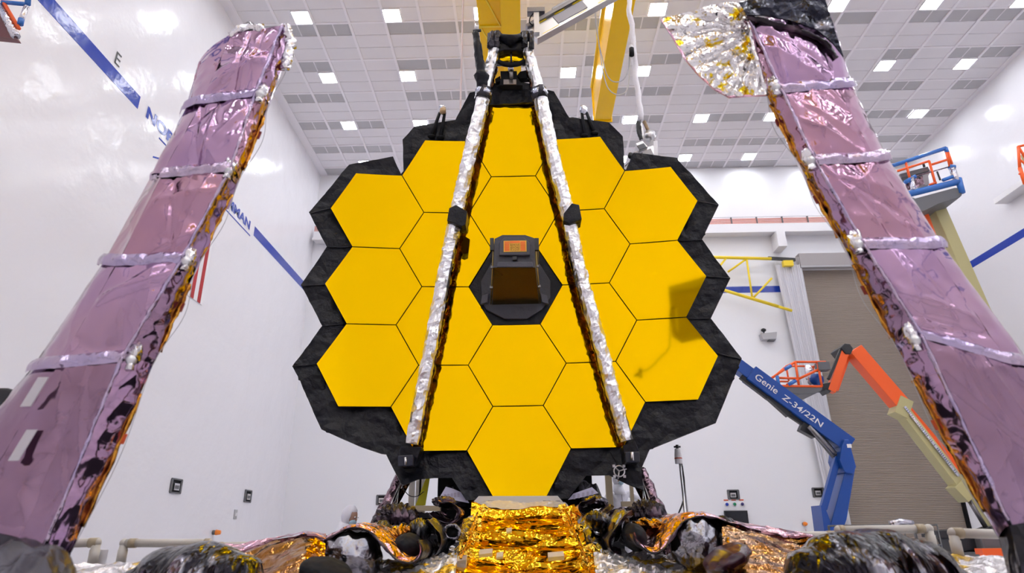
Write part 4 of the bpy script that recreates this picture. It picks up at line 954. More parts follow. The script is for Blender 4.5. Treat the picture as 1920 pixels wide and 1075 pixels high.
# pink-topped wave ribbons either side
ribbon('folded_membrane', 'pink-topped wavy folded membrane dipping in a loop left of the gold foil', [(596, 1066), (594, 1038), (603, 1014), (625, 1001), (648, 990), (668, 987), (690, 994), (712, 1012), (733, 1035), (750, 1049), (768, 1053), (783, 1046), (788, 1030), (781, 1014)], 6.2, 1.3, .03, M['pinkbright'], M['blackfoil'], G, 1)
ribbon('folded_membrane', 'pink-topped wavy folded membrane dipping in a loop right of the gold foil', [(1392, 1010), (1380, 985), (1352, 972), (1322, 966), (1298, 968), (1280, 977), (1267, 992), (1255, 1010), (1243, 1026), (1228, 1034), (1209, 1027), (1195, 1014), (1190, 1001)][::-1], 6.2, 1.3, .03, M['pinkbright'], M['blackfoil'], G, 2)
ribbon('folded_membrane', 'dark purple folded membrane curling beside the right edge of gold foil', [(1186, 958), (1172, 968), (1160, 985), (1148, 1002), (1143, 1018), (1149, 1033), (1166, 1040)], 6.9, 1.2, .05, M['purpleblack'], M['blackfoil'], G, 3)
ribbon('folded_membrane', 'dark purple folded membrane curling beside the left edge of gold foil', [(800, 975), (814, 990), (824, 1004), (826, 1020), (817, 1036), (806, 1044)][::-1], 6.9, 1.2, .05, M['membrane'], M['blackfoil'], G, 4)
ribbon('folded_membrane', 'small orange-lined membrane loop left of the silver tray', [(806, 962), (818, 972), (836, 979), (850, 976), (858, 965), (856, 953), (842, 945), (826, 946), (816, 936)], 7.9, .9, .03, M['purpleblack'], M['pinkbright'], G, 5)
ribbon('folded_membrane', 'small orange-lined membrane loop right of the silver tray', [(1150, 948), (1135, 962), (1116, 970), (1098, 966), (1088, 956), (1090, 945), (1104, 941), (1118, 936)][::-1], 7.9, .9, .03, M['purpleblack'], M['pinkbright'], G, 6)
# lumps
L_ = lambda *a, **k: lump('bundled_membrane', *a, group='bundled membranes in the foreground', **k)
L_('large black and silver bundle in left foreground below the pipe railing', 366, 1108, 128, 84, 4.7, .5, M['bundlefilm'], seed=1, folds=11, fold_amp=.035, cr=.05, fan=True)
L_('largest black and silver bundle in right foreground beside the right foil column', 1636, 1102, 160, 102, 4.5, .55, M['bundlefilm'], seed=2, folds=13, fold_amp=.035, cr=.05, fan=True)
L_('silver-grey bundle under the pink wave left of the gold foil', 655, 1046, 62, 46, 6.35, .3, M['silvergrey'], seed=3, folds=5, fold_amp=.03, cr=.22)
L_('silver-grey bundle under the pink wave right of the gold foil', 1303, 1020, 44, 50, 6.35, .3, M['silvergrey'], seed=4, folds=5, fold_amp=.03, cr=.22, tilt=.2)
L_('striped black and silver bundle behind the right silver-grey bundle', 1358, 1022, 42, 52, 6.5, .3, M['membrane'], seed=5, folds=10, fold_amp=.05, tilt=-.35)
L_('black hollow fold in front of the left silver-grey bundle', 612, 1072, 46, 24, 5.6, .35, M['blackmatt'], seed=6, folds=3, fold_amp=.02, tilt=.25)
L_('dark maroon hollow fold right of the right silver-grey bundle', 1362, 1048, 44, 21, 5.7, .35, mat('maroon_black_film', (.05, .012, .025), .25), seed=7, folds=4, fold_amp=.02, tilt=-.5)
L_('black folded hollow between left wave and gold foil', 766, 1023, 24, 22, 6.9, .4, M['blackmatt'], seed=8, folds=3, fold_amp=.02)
L_('amber folded peak above the left black hollow', 757, 1002, 26, 18, 7.2, .3, M['amber'], seed=9, folds=5, fold_amp=.15)
L_('amber folded ridge between two membranes right of gold foil', 1226, 988, 38, 15, 7.1, .3, M['amber'], seed=10, folds=5, fold_amp=.12, tilt=.1)
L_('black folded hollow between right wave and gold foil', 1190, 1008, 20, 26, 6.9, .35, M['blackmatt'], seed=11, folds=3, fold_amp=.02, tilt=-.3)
L_('black glossy fold beside the amber peak on the left', 716, 1000, 18, 22, 7.1, .3, M['membrane'], seed=12, folds=6)
L_('grey oval roll end left of the gold foil', 813, 988, 12, 15, 7.5, .3, M['silvergrey'], seed=13, folds=3, fold_amp=.03)
L_('dark twisted bundle left of the grey oval roll end', 786, 1000, 20, 26, 7.3, .3, M['membrane'], seed=14, folds=9)
L_('grey draped fold right of the gold foil top corner', 1158, 985, 17, 30, 7.3, .3, M['silvergrey'], seed=15, folds=4, tilt=.4)
L_('dark crumpled bundle below the right small orange loop', 1122, 978, 26, 18, 7.6, .3, M['membrane'], seed=16, folds=8, tilt=.4)
L_('purple-black crumpled bundle under the left cross bar', 745, 972, 40, 26, 8.6, .3, M['purpleblack'], seed=17, folds=10, fold_amp=.14)
L_('purple-black crumpled bundle under the right cross bar', 1212, 966, 34, 26, 8.6, .3, M['purpleblack'], seed=18, folds=10, fold_amp=.14)
L_('grey crinkled cap beside the left small orange loop', 832, 941, 22, 10, 8.6, .25, M['purpleblack'], seed=19, folds=9)
L_('grey crinkled cap beside the right small orange loop', 1117, 942, 22, 12, 8.6, .25, M['silvergrey'], seed=20, folds=6)
L_('black crinkled mass at the very bottom left under the left foil column', 10, 1172, 122, 144, 3.2, .22, M['blackfoil'], seed=21, folds=5)
t = thing('small_roll', 'small black-centred grey roll of membrane left of gold foil', 'membrane roll', PY(848, 1012, 7.5)*1)
ring = [PY(848+14*math.cos(2*PI*k/20), 999+13*math.sin(2*PI*k/20), 7.4) for k in range(21)]
obj('grey_rim', MB().tube(ring, .022, 8, wob=.5, ws=12, cap=False), M['silvergrey'], t)
obj('dark_core', MB().cyl(PY(848, 999, 7.42), PY(848, 999, 7.9), .085), M['blackmatt'], t)
# crumpled pink and amber slopes
def slope(label, top, y0, y1, seed, mats, group):
    """top: ridge polyline in pixels; falls forward to the bottom of the frame"""
    T = spline([PY(u, v, y1) for u, v in top], 8); n = len(T)
    t = thing('crumpled_film', label, 'foil sheet', V((T[n//2].x, (y0+y1)/2, T[n//2].z-.5)), group)
    def fn(a, b):
        f = a*(n-1); i = min(int(f), n-2); p = T[i].lerp(T[i+1], f-i)
        q = V((p.x*(y0/y1), y0, p.z-.42)); r = q.lerp(p, b)+V((0, 0, .10*math.sin(PI*b)))
        return r+V((0, -.7, .7))*(.085*crump(r, 2.2, seed)+.016*crump(r, 6, seed+3))
    obj('lower_film', flatten(MB().grid(lambda a, b: fn(a, b*.72), 60, 34)), mats[1], t)
    obj('upper_film', flatten(MB().grid(lambda a, b: fn(a, .72+b*.28)+V((0, -.015, .015)), 80, 16)), mats[0], t)
    def bk(a, b):
        p = fn(a, 1); return p+V((0, .5*b, -.6*b*b))
    obj('back_film', flatten(MB().grid(bk, 40, 8)), mats[0], t)
    return t
slope('pink and amber crumpled film between left foreground bundle and pink wave', [(415, 1030), (455, 1025), (500, 1014), (545, 1004), (578, 1000), (612, 1006)], 5.3, 6.6, 1, (M['pinkbright'], M['amber']), 'pink and amber films')
slope('pink and amber crumpled film between pink wave and right foreground bundle', [(1352, 978), (1385, 984), (1425, 992), (1470, 999), (1510, 1003), (1560, 1010)], 5.3, 6.6, 2, (M['pinkbright'], M['amber']), 'pink and amber films')
def flatfoil(label, pts4, ys, seed, m, amp=.05, n=50):
    q = [PY(pts4[i][0], pts4[i][1], ys[i]) for i in range(4)]; b_ = bil(*q)
    def fn(a, b):
        p = b_(a, b); return p+V((0, -.4, .8))*(amp*crump(p, 5, seed)+amp*.6*crump(p, 12, seed+2))
    o = obj('silver_film', flatten(MB().grid(fn, n, n//2)), m, solid=0); tag(o, label, 'foil sheet', 'silver films along the bottom'); return o
flatfoil('silver crinkled film with gold patches left of the gold foil at the bottom', ((600, 1110), (850, 1110), (858, 1036), (660, 1060)), (5.6, 5.6, 7.2, 7.2), 1, M['silvergold'], .07, 70)
flatfoil('silver crinkled film with gold patches right of the gold foil at the bottom', ((1120, 1110), (1345, 1110), (1345, 1046), (1112, 1030)), (5.6, 5.6, 7.0, 7.2), 2, M['silvergold'], .07, 70)
flatfoil('silver film at bottom right beside the right foil column', ((1700, 1120), (1935, 1120), (1900, 1046), (1745, 1042)), (4.45, 4.45, 5.2, 5.2), 3, M['silvergold'], .05, 50)
flatfoil('pale silver film at bottom left beside the left foil column', ((90, 1120), (330, 1120), (300, 1058), (140, 1058)), (4.4, 4.4, 5.1, 5.1), 4, M['silvergold'], .04, 50)
# ------------------------------------------------------------------ pipe guard rails
def rail(label, y, runs, joints, posts, r=.034):
    p0 = PY(*runs[0][0], y); t = thing('guard_rail', label, 'guard rail', V((p0.x, y, 0)), 'cream plastic pipe guard rails')
    for a, b in runs: obj('rail_pipe', MB().cyl(PY(*a, y), PY(*b, y), r), M['pvc'], t)
    for a, b in joints: obj('fitting', MB().cyl(PY(*a, y), PY(*b, y), r*1.14), M['pvc_joint'], t)
    for (u, v) in posts:
        p = PY(u, v, y); obj('elbow', MB().sphere(p, r*1.12, 14, 10), M['pvc'], t); obj('post', MB().cyl(p, V((p.x, y, 0)), r), M['pvc'], t)
        obj('elbow_collar', MB().cyl(p+V((0, 0, -.05)), p+V((0, 0, -.16)), r*1.14), M['pvc'], t)
    return t
rail('short pipe guard rail end just right of the left foil column', 5.6, [((60, 1021), (181, 1018))], [((168, 1018.5), (184, 1018))], [(181, 1018)])
rail('longer pipe guard rail in front of the left wall', 5.9, [((234, 1019), (391, 1019)), ], [((243, 1019), (256, 1019)), ((384, 1019), (394, 1019))], [(233, 1019), (391, 1019)])
rail('distant low pipe guard rail behind left pink and amber film', 7.6, [((404, 1024), (520, 1020))], [((410, 1024), (418, 1023.7))], [(403, 1024)], .034)
rail('pipe guard rail in front of the roll-up door', 5.9, [((1573, 994.5), (1740, 992))], [((1572, 994.5), (1582, 994.3)), ((1716, 992.3), (1732, 992))], [(1741, 992), (1573, 994.5)])
rail('distant pipe guard rail left of the blue lift base', 7.4, [((1458, 1003), (1570, 1003))], [((1550, 1003), (1564, 1003))], [(1458, 1003)])
rail('pipe guard rail end tucked behind the right foil column', 5.2, [((1792, 1000), (1900, 1003))], [((1786, 1000), (1804, 1000.3))], [(1787, 1000)])
# ------------------------------------------------------------------ boom lifts
def bar2(name, a, b, w, y, m, par, d=None, ya=None):
    pa, pb = PY(*a, y), PY(*b, ya if ya else y); return obj(name, MB().bar(pa, pb, w, d or w, (0, 1, 0)), m, par, bevel=.01)
def chassis(par, x, y, m, lx=1.1, ly=.8):
    obj('chassis', MB().box((x-lx, y-ly, .35), (x+lx, y+ly, .95)), m, par, bevel=.05)
    obj('turntable', MB().box((x-lx*.8, y-ly*.7, .95), (x+lx*.7, y+ly*.7, 1.45)), m, par, bevel=.05)
    for sx in (-.75, .75):
        for sy in (-1, 1): obj('wheel', MB().cyl((x+lx*sx, y+sy*ly-.12, .36), (x+lx*sx, y+sy*ly+.12, .36), .36, 20), M['tyre'], par)
YBL = 14.5
px_ = PY(1562, 1000, YBL)
t = thing('boom_lift', 'blue articulated boom lift standing between mirror and roll-up door', 'boom lift', V((px_.x, YBL, 0)), 'boom lifts')
chassis(t, px_.x+.3, YBL+.2, M['liftblue'])
bm_ = bar2('main_boom', (1404, 702), (1588, 838), .36, YBL, M['liftblue'], t, .4)
bar2('inner_boom', (1376, 682), (1408, 706), .27, YBL, M['liftblue'], t, .3)
a = PY(1404, 702, YBL-.21); b = PY(1588, 838, YBL-.21); d_ = (b-a).normalized(); upd = V((0, -1, 0)).cross(d_)*-1
if upd.z < 0: upd = -upd
o_ = a+d_*.13-upd*.0
text('boom_lettering', 'Genie', a+d_*.14-upd*.0, d_, upd, .145, M['white'], bm_, ext=.004, bold=.008, width=.56)
text('boom_lettering', 'Z-34/22N', a+d_*.84-upd*.0, d_, upd, .125, M['white'], bm_, ext=.004, bold=.01, width=.98)
for k, (p, q, w) in enumerate((((1389, 706), (1440, 746), .12), ((1440, 742), (1480, 778), .16), ((1480, 778), (1530, 812), .10), ((1530, 812), (1568, 858), .13), ((1500, 800), (1528, 815), .2))): bar2('hydraulic_hose_bundle', p, q, w, YBL-.05, M['blackplastic'], t)
obj('lift_cylinder', MB().cyl(PY(1516, 800, YBL-.25), PY(1566, 852, YBL-.25), .05), M['darksteel'], t)
obj('knuckle', MB().prism([PY(u, v, YBL-.3) for u, v in ((1583, 824), (1592, 824), (1606, 876), (1600, 890), (1584, 886), (1575, 862), (1578, 840))], (0, .6, 0)), M['liftblue'], t, bevel=.02)
obj('knuckle_label', MB().box(PY(1589, 840, YBL-.31), PY(1596, 833, YBL-.305)), M['white'], t)
obj('lower_arm', MB().prism([PY(u, v, YBL-.22) for u, v in ((1588, 872), (1604, 880), (1588, 975), (1579, 1000), (1553, 1000), (1567, 950))], (0, .44, 0)), M['liftblue'], t, bevel=.02)
bar2('parallel_arm', (1570, 858), (1543, 955), .13, YBL-.1, M['liftblue'], t); obj('base_link', MB().prism([PY(u, v, YBL-.25) for u, v in ((1539, 948), (1547, 952), (1556, 975), (1560, 1002), (1546, 1000))], (0, .5, 0)), M['liftblue'], t)
obj('dark_gap', MB().prism([PY(u, v, YBL-.24) for u, v in ((1587, 872), (1592, 870), (1592, 884), (1585, 888))], (0, .02, 0)), M['blackmatt'], t)
tb = V((px_.x, YBL, 1.2)); obj('turret', MB().box((px_.x-.18, YBL-.3, 1.0), (px_.x+.2, YBL+.3, 1.6)), M['liftblue'], t, bevel=.03)
# orange lift
YO = 19.0
pb_ = PY(1850, 1000, YO)
t = thing('boom_lift', 'orange and tan boom lift with basket in front of the roll-up door', 'boom lift', V((pb_.x, YO, 0)), 'boom lifts')
chassis(t, pb_.x+.6, YO, M['darkgrey'], 1.6, 1.1)
obj('counterweight', MB().prism([PY(u, v, YO-.5) for u, v in ((1758, 996), (1815, 992), (1830, 998), (1840, 1030), (1800, 1036), (1790, 1012), (1760, 1008))], (0, .8, 0)), M['blackplastic'], t, bevel=.02)
obj('orange_hood', MB().box(PY(1845, 1045, YO-1.2), PY(1895, 1028, YO-.9)), M['orange'], t)
bar2('upper_boom', (1599, 657), (1690, 763), .42, YO, M['orange'], t, .42); bar2('upper_boom_extension', (1686, 752), (1800, 888), .2, YO+.1, M['orange'], t, .25)
bt_ = bar2('tan_boom', (1684, 764), (1806, 922), .30, YO, M['tan'], t, .4)
bar2('boom_end', (1676, 760), (1700, 772), .55, YO-.02, M['tan'], bt_, .45); bar2('boom_foot', (1792, 905), (1818, 932), .5, YO-.02, M['tan'], bt_, .45)
cn = MB()
for k in range(38):
    f_ = k/37; p = PY(1697+(1795-1697)*f_, 772+(898-772)*f_-7, YO-.24); cn.obox(p, V((.03, 0, .02)), V((0, .03, 0)), V((-.02, 0, .03)))
tag(obj('cable_chain', cn, M['wrapclear'], t), kind='stuff')
obj('lift_cylinder', MB().cyl(PY(1813, 932, YO), PY(1850, 992, YO), .06), M['darksteel'], t); bar2('tower', (1842, 990), (1868, 1040), .35, YO+.1, M['blackplastic'], t)
bar2('tower_boom', (1810, 925), (1862, 1000), .14, YO+.3, M['tan'], t)
bar2('jib', (1585, 655), (1557, 735), .22, YO-.2, M['orange'], t); bar2('jib_link', (1592, 660), (1567, 732), .13, YO+.15, M['orange'], t); bar2('jib_hose', (1577, 655), (1553, 712), .08, YO-.25, M['blackplastic'], t)
obj('jib_knuckle', MB().prism([PY(u, v, YO-.35) for u, v in ((1576, 652), (1584, 644), (1594, 645), (1600, 654), (1596, 664), (1586, 664))], (0, .7, 0)), M['blackplastic'], t, bevel=.02)
obj('basket_mount', MB().prism([PY(u, v, YO-.3) for u, v in ((1541, 720), (1553, 718), (1560, 716), (1561, 730), (1556, 737), (1550, 730), (1541, 730))], (0, .5, 0)), M['blackplastic'], t, bevel=.01)
bk_ = obj('basket_tray', MB().prism([PY(u, v, YO-.7) for u, v in ((1463, 724), (1543, 725), (1541, 732), (1530, 738), (1500, 740), (1478, 736))], (0, 1.4, 0)), M['darkgrey'], t, bevel=.02)
def bl(a, b, r=.03, y=YO-.7, y2=None, m=None): obj('basket_rail', MB().cyl(PY(*a, y), PY(*b, y2 or y), r, 8), m or M['orange'], bk_)
yf, yr = YO-.7, YO+.7
for (a, b) in (((1491, 679), (1548, 679)), ((1491, 679), (1443, 712)), ((1491, 679), (1498, 723)), ((1443, 712), (1463, 724)), ((1497, 711), (1535, 693)), ((1497, 711), (1475, 722)), ((1548, 679), (1548, 695)), ((1533, 680), (1541, 725)), ((1463, 724), (1541, 725)), ((1458, 709), (1497, 710))): bl(a, b, .035)
for (a, b) in (((1474, 687), (1508, 687)), ((1508, 687), (1517, 696)), ((1474, 687), (1446, 711)), ((1474, 687), (1479, 715)), ((1517, 696), (1519, 722)), ((1446, 715), (1478, 716)), ((1512, 688), (1525, 688)), ((1525, 688), (1527, 722))): bl(a, b, .028, yf+.9)
bl((1474, 687), (1491, 679), .03, yf+.9, yf); bl((1526, 688), (1533, 680), .03, yf+.9, yf)
for (a, b) in (((1471, 693), (1483, 686)), ((1457, 705), (1460, 722)), ((1478, 722), (1492, 714))): bl(a, b, .05, yf-.02, None, M['wrapblue'])
obj('control_panel', MB().box(PY(1537, 694, yf-.1), PY(1547, 683, yf+.2)), M['darkgrey'], bk_, bevel=.02); obj('blue_bag', MB().sphere(PY(1531, 712, yf+.4), (.2, .15, .17), 14, 10, fn=lambda d: 1+.2*noise.noise(d*3)), M['liftblue'], bk_)
obj('tool_bag', MB().sphere(PY(1518, 703, yf+.5), (.14, .12, .3), 14, 10, fn=lambda d: 1+.2*noise.noise(d*3)), M['wrapclear'], bk_)
# third lift: basket high on the right
YR = 20.5
pb_ = PY(1880, 690, YR)
t = thing('boom_lift', 'tan mast boom lift with blue-wrapped basket high behind the right foil column', 'boom lift', V((pb_.x, YR, 0)), 'boom lifts')
a, b = PY(1752, 385, YR), PY(1884, 690, YR); dd = (b-a).normalized(); g = a+dd*((a.z-1.2)/(-dd.z))
obj('mast', MB().bar(a, g, .42, .42), M['tan'], t, bevel=.02); obj('orange_link', MB().bar(PY(1733, 396, YR-.1), PY(1760, 470, YR-.1), .13, .13), M['orange'], t)
chassis(t, min(g.x, 16.6), YR, M['tan'], 1.3, 1.0)
tray = obj('basket_tray', MB().prism([PY(u, v, YR-1.0) for u, v in ((1700, 366), (1716, 372), (1790, 352), (1803, 352), (1804, 366), (1800, 370), (1760, 382), (1730, 397), (1716, 385))], (0, 1.5, 0)), M['darkgrey'], t, bevel=.02)
def bl2(n_, a, b, r, m, y=YR-1.0, y2=None): obj(n_, MB().cyl(PY(*a, y), PY(*b, y2 or y), r, 10), m, tray)
bl2('wrapped_rail', (1670, 312), (1773, 278), .065, M['wrapblue']); bl2('wrapped_rail', (1697, 342), (1716, 331), .07, M['wrapblue']); bl2('wrapped_rail', (1704, 364), (1797, 341), .11, M['wrapblue']); bl2('wrapped_rail', (1768, 338), (1790, 330), .06, M['wrapblue'])
bl2('wrapped_rail', (1780, 313), (1790, 314), .09, M['wrapblue']); bl2('wrapped_post', (1785, 316), (1794, 340), .10, M['wrapclear']); bl2('wrapped_post', (1797, 335), (1804, 362), .10, M['wrapblue']); bl2('wrapped_post', (1709, 334), (1713, 360), .09, M['wrapclear'])
bl2('wrapped_rail', (1773, 278), (1776, 286), .065, M['wrapblue'])
for (a, b) in (((1773, 280), (1781, 312)), ((1777, 283), (1785, 308)), ((1742, 302), (1754, 345)), ((1742, 302), (1683, 321)), ((1746, 309), (1778, 299)), ((1698, 304), (1706, 335)), ((1743, 347), (1755, 342))): bl2('basket_rail', a, b, .04, M['orange'])
bl2('strap', (1716, 331), (1783, 312), .02, M['truss']); bl2('hose', (1757, 322), (1763, 338), .03, M['blackplastic'])
obj('control_console', MB().prism([PY(u, v, YR-.8) for u, v in ((1687, 326), (1740, 312), (1744, 320), (1690, 334))], (0, .5, 0)), M['darkgrey'], tray, bevel=.02)
obj('console_stalk', MB().cyl(PY(1731, 307, YR-.8), PY(1733, 313, YR-.8), .04), M['blackplastic'], tray)
obj('console_body', MB().prism([PY(u, v, YR-.7) for u, v in ((1728, 324), (1746, 318), (1741, 330), (1743, 346), (1736, 348), (1732, 342))], (0, .4, 0)), M['grey'], tray, bevel=.02)
obj('notice_board', MB().prism([PY(u, v, YR-.9) for u, v in ((1698, 343), (1730, 330), (1733, 346), (1702, 357))], (0, .05, 0)), M['truss'], tray)
obj('under_frame', MB().prism([PY(u, v, YR-.5) for u, v in ((1722, 380), (1756, 372), (1752, 388), (1728, 396))], (0, .6, 0)), M['blackplastic'], t)
# lift basket in top left corner
YL = 8.2
t = thing('lift_basket', 'maroon-bottomed lift basket with orange and blue rails cut off at top left corner', 'lift basket', PY(5, 60, YL)*1)
obj('floor_tray', MB().prism([PY(u, v, YL) for u, v in ((-60, 40), (-30, -10), (3, 28), (30, 72), (-10, 68), (-60, 66))], (0, .12, .0)), M['maroon'], t)
obj('clear_wrap', MB().tube([PY(0, 12, YL-.03), PY(12, 34, YL-.03), PY(30, 66, YL-.03)], .07, 10, wob=.4, ws=12), M['wrapclear'], t)
def bl3(n_, a, b, r, m): obj(n_, MB().cyl(PY(*a, YL-.05), PY(*b, YL-.05), r, 10), m, t)
bl3('orange_rail', (2, -4), (36, 54), .028, M['orange']); bl3('wrapped_rail', (4, 4), (50, 8), .035, M['wrapblue']); bl3('wrapped_rail', (50, 12), (38, 42), .04, M['wrapclear']); bl3('wrapped_rail', (53, -10), (52, 8), .045, M['wrapblue']); bl3('wrapped_rail', (40, 36), (38, 46), .045, M['wrapblue'])
obj('suspension_bar', MB().cyl(PY(30, -40, YL+.3), V((PY(30, -40, YL+.3).x, YL+.3, ZC-.02)), .03), M['grey'], t); bl3('orange_rail', (30, -40), (2, -4), .028, M['orange']); bl3('wrapped_rail', (30, -40), (53, -10), .035, M['wrapblue'])
# orange rail frame at right edge
YE = 16.0
t = thing('boom_lift', 'orange lift with only a sliver of rail showing at the right edge above the tan shelf' if 0 else 'orange lift with only a sliver of rails showing at the right edge', 'boom lift', PY(1918, 345, YE)*1)
for (a, b, r) in (((1909, 275), (1912, 315), .04), ((1912, 315), (1922, 345), .05), ((1909, 275), (1925, 300), .035), ((1910, 298), (1935, 318), .03), ((1911, 325), (1940, 335), .04), ((1940, 240), (1940, 345), .04), ((1909, 275), (1940, 268), .035)): obj('orange_rail', MB().cyl(PY(*a, YE), PY(*b, YE), r, 8), M['orange'], t)
q = PY(1940, 345, YE); obj('lift_column', MB().box((q.x, YE-.1, 0), (q.x+.25, YE+.15, q.z+1)), M['tan'], t)
# ------------------------------------------------------------------ smaller floor-standing things
p = PY(1270, 842, 10.2)
t = thing('sensor_stand', 'slim steel pole with white sensor and red band right of the mirror', 'stand', V((p.x, 10.2, 0)))
obj('pole', MB().cyl((p.x+.03, 10.2, .04), p+V((.02, 0, -.2)), .022), M['steel'], t); obj('pole', MB().cyl((p.x+.1, 10.25, .04), p+V((.06, .05, -.25)), .012), M['darksteel'], t)
obj('base_plate', MB().cyl((p.x+.03, 10.2, 0), (p.x+.03, 10.2, .04), .3), M['darkgrey'], t)
obj('sensor_body', MB().tube([p+V((0, 0, -.22)), p+V((0, 0, -.1)), p+V((0, 0, .0))], [.055, .055, .04], 14), M['white'], t)
obj('red_band', MB().cyl(p+V((0, 0, -.15)), p+V((0, 0, -.135)), .058), M['redtag2'], t); obj('black_cap', MB().cyl(p+V((0, 0, .0)), p+V((0, 0, .06)), .022), M['blackplastic'], t); obj('cap_bar', MB().cyl(p+V((-.05, 0, .03)), p+V((.05, 0, .03)), .014), M['blackplastic'], t)
obj('cable', MB().tube(spline([p+V((.04, 0, -.2)), PY(1283, 905, 10.2), PY(1281, 940, 10.2), PY(1268, 975, 10.2), PY(1262, 1010, 10.2), V((p.x-.1, 10.2, .05))], 6), .012, 6), M['blackplastic'], t)
# black rounded equipment at the far left
p = PY(0, 850, 5.0); kx = (p-EYE).dot(FW)/F
t = thing('black_housing', 'black rounded equipment housing at left edge behind the left foil column', 'equipment', V((p.x, 5.2, 0)))
prof = [(-45, 735), (-10, 727), (12, 727), (28, 733), (42, 745), (46, 770), (40, 960), (-45, 960)]
hb = obj('housing', MB().prism([PY(u, v, 5.0) for u, v in prof], (0, .5, 0)), M['blackplastic'], t, bevel=.02)
obj('panel_lip', MB().box(PY(8, 800, 4.98), PY(30, 757, 5.0)), M['blackmatt'], hb, bevel=.01)
obj('screw', MB().sphere(PY(26, 750, 4.99), .008, 10, 6), M['steel'], hb); obj('vent_slat', MB().box(PY(0, 812, 4.98), PY(36, 809, 5.0)), M['darkgrey'], hb)
q = PY(0, 960, 5.2); obj('stand', MB().cyl((q.x, 5.25, 0), (q.x, 5.25, q.z+.05), .06), M['blackplastic'], t)
# wire trolley behind right rail
yq = 8.2
t = thing('wire_trolley', 'dark wire basket trolley behind the pipe rail in front of the door', 'trolley', V((PY(1680, 1000, yq).x, yq, 0)))
A, B = PY(1588, 986, yq), PY(1758, 990, yq); xl, xr = A.x, B.x; zt_ = A.z
for z in (zt_, zt_-.22, .45): obj('wire_shelf', MB().cyl((xl, yq, z), (xr, yq, z), .010, 6), M['darkgrey'], t); obj('wire_shelf', MB().cyl((xl, yq+.5, z), (xr, yq+.5, z), .010, 6), M['darkgrey'], t)
for k in range(9): x = xl+(xr-xl)*k/8; obj('wire', MB().cyl((x, yq, zt_-.35 if k % 4 else .0), (x, yq, zt_), .008, 6), M['darkgrey'], t)
for x in (xl, xr): obj('leg', MB().cyl((x, yq+.5, 0), (x, yq+.5, zt_), .014, 8), M['darkgrey'], t); obj('side_rail', MB().cyl((x, yq, zt_), (x, yq+.5, zt_), .012, 6), M['darkgrey'], t)
pp = PY(1690, 982, yq); obj('taped_handle', MB().tube([pp+V((-.13, 0, 0)), pp+V((.0, 0, .02)), pp+V((.13, 0, 0))], .035, 8, wob=.3, ws=20), M['wrapclear'], t)
for s_ in (-.13, .13): obj('handle_post', MB().cyl(pp+V((s_, 0, 0)), V((pp.x+s_, yq, zt_)), .01, 6), M['darkgrey'], t)
p = PY(190, 1042, 6.3); o = obj('paper_tag', MB().box((p.x-.04, 6.3, p.z-.06), (p.x+.05, 6.31, p.z+.06)), M['white']); o.modifiers.new('b', 'BEVEL').width = .002
o.location.y = 5.64; o.location.x *= 5.64/6.3; tag(o, 'small white paper tag hanging on the left short guard rail post', 'tag')
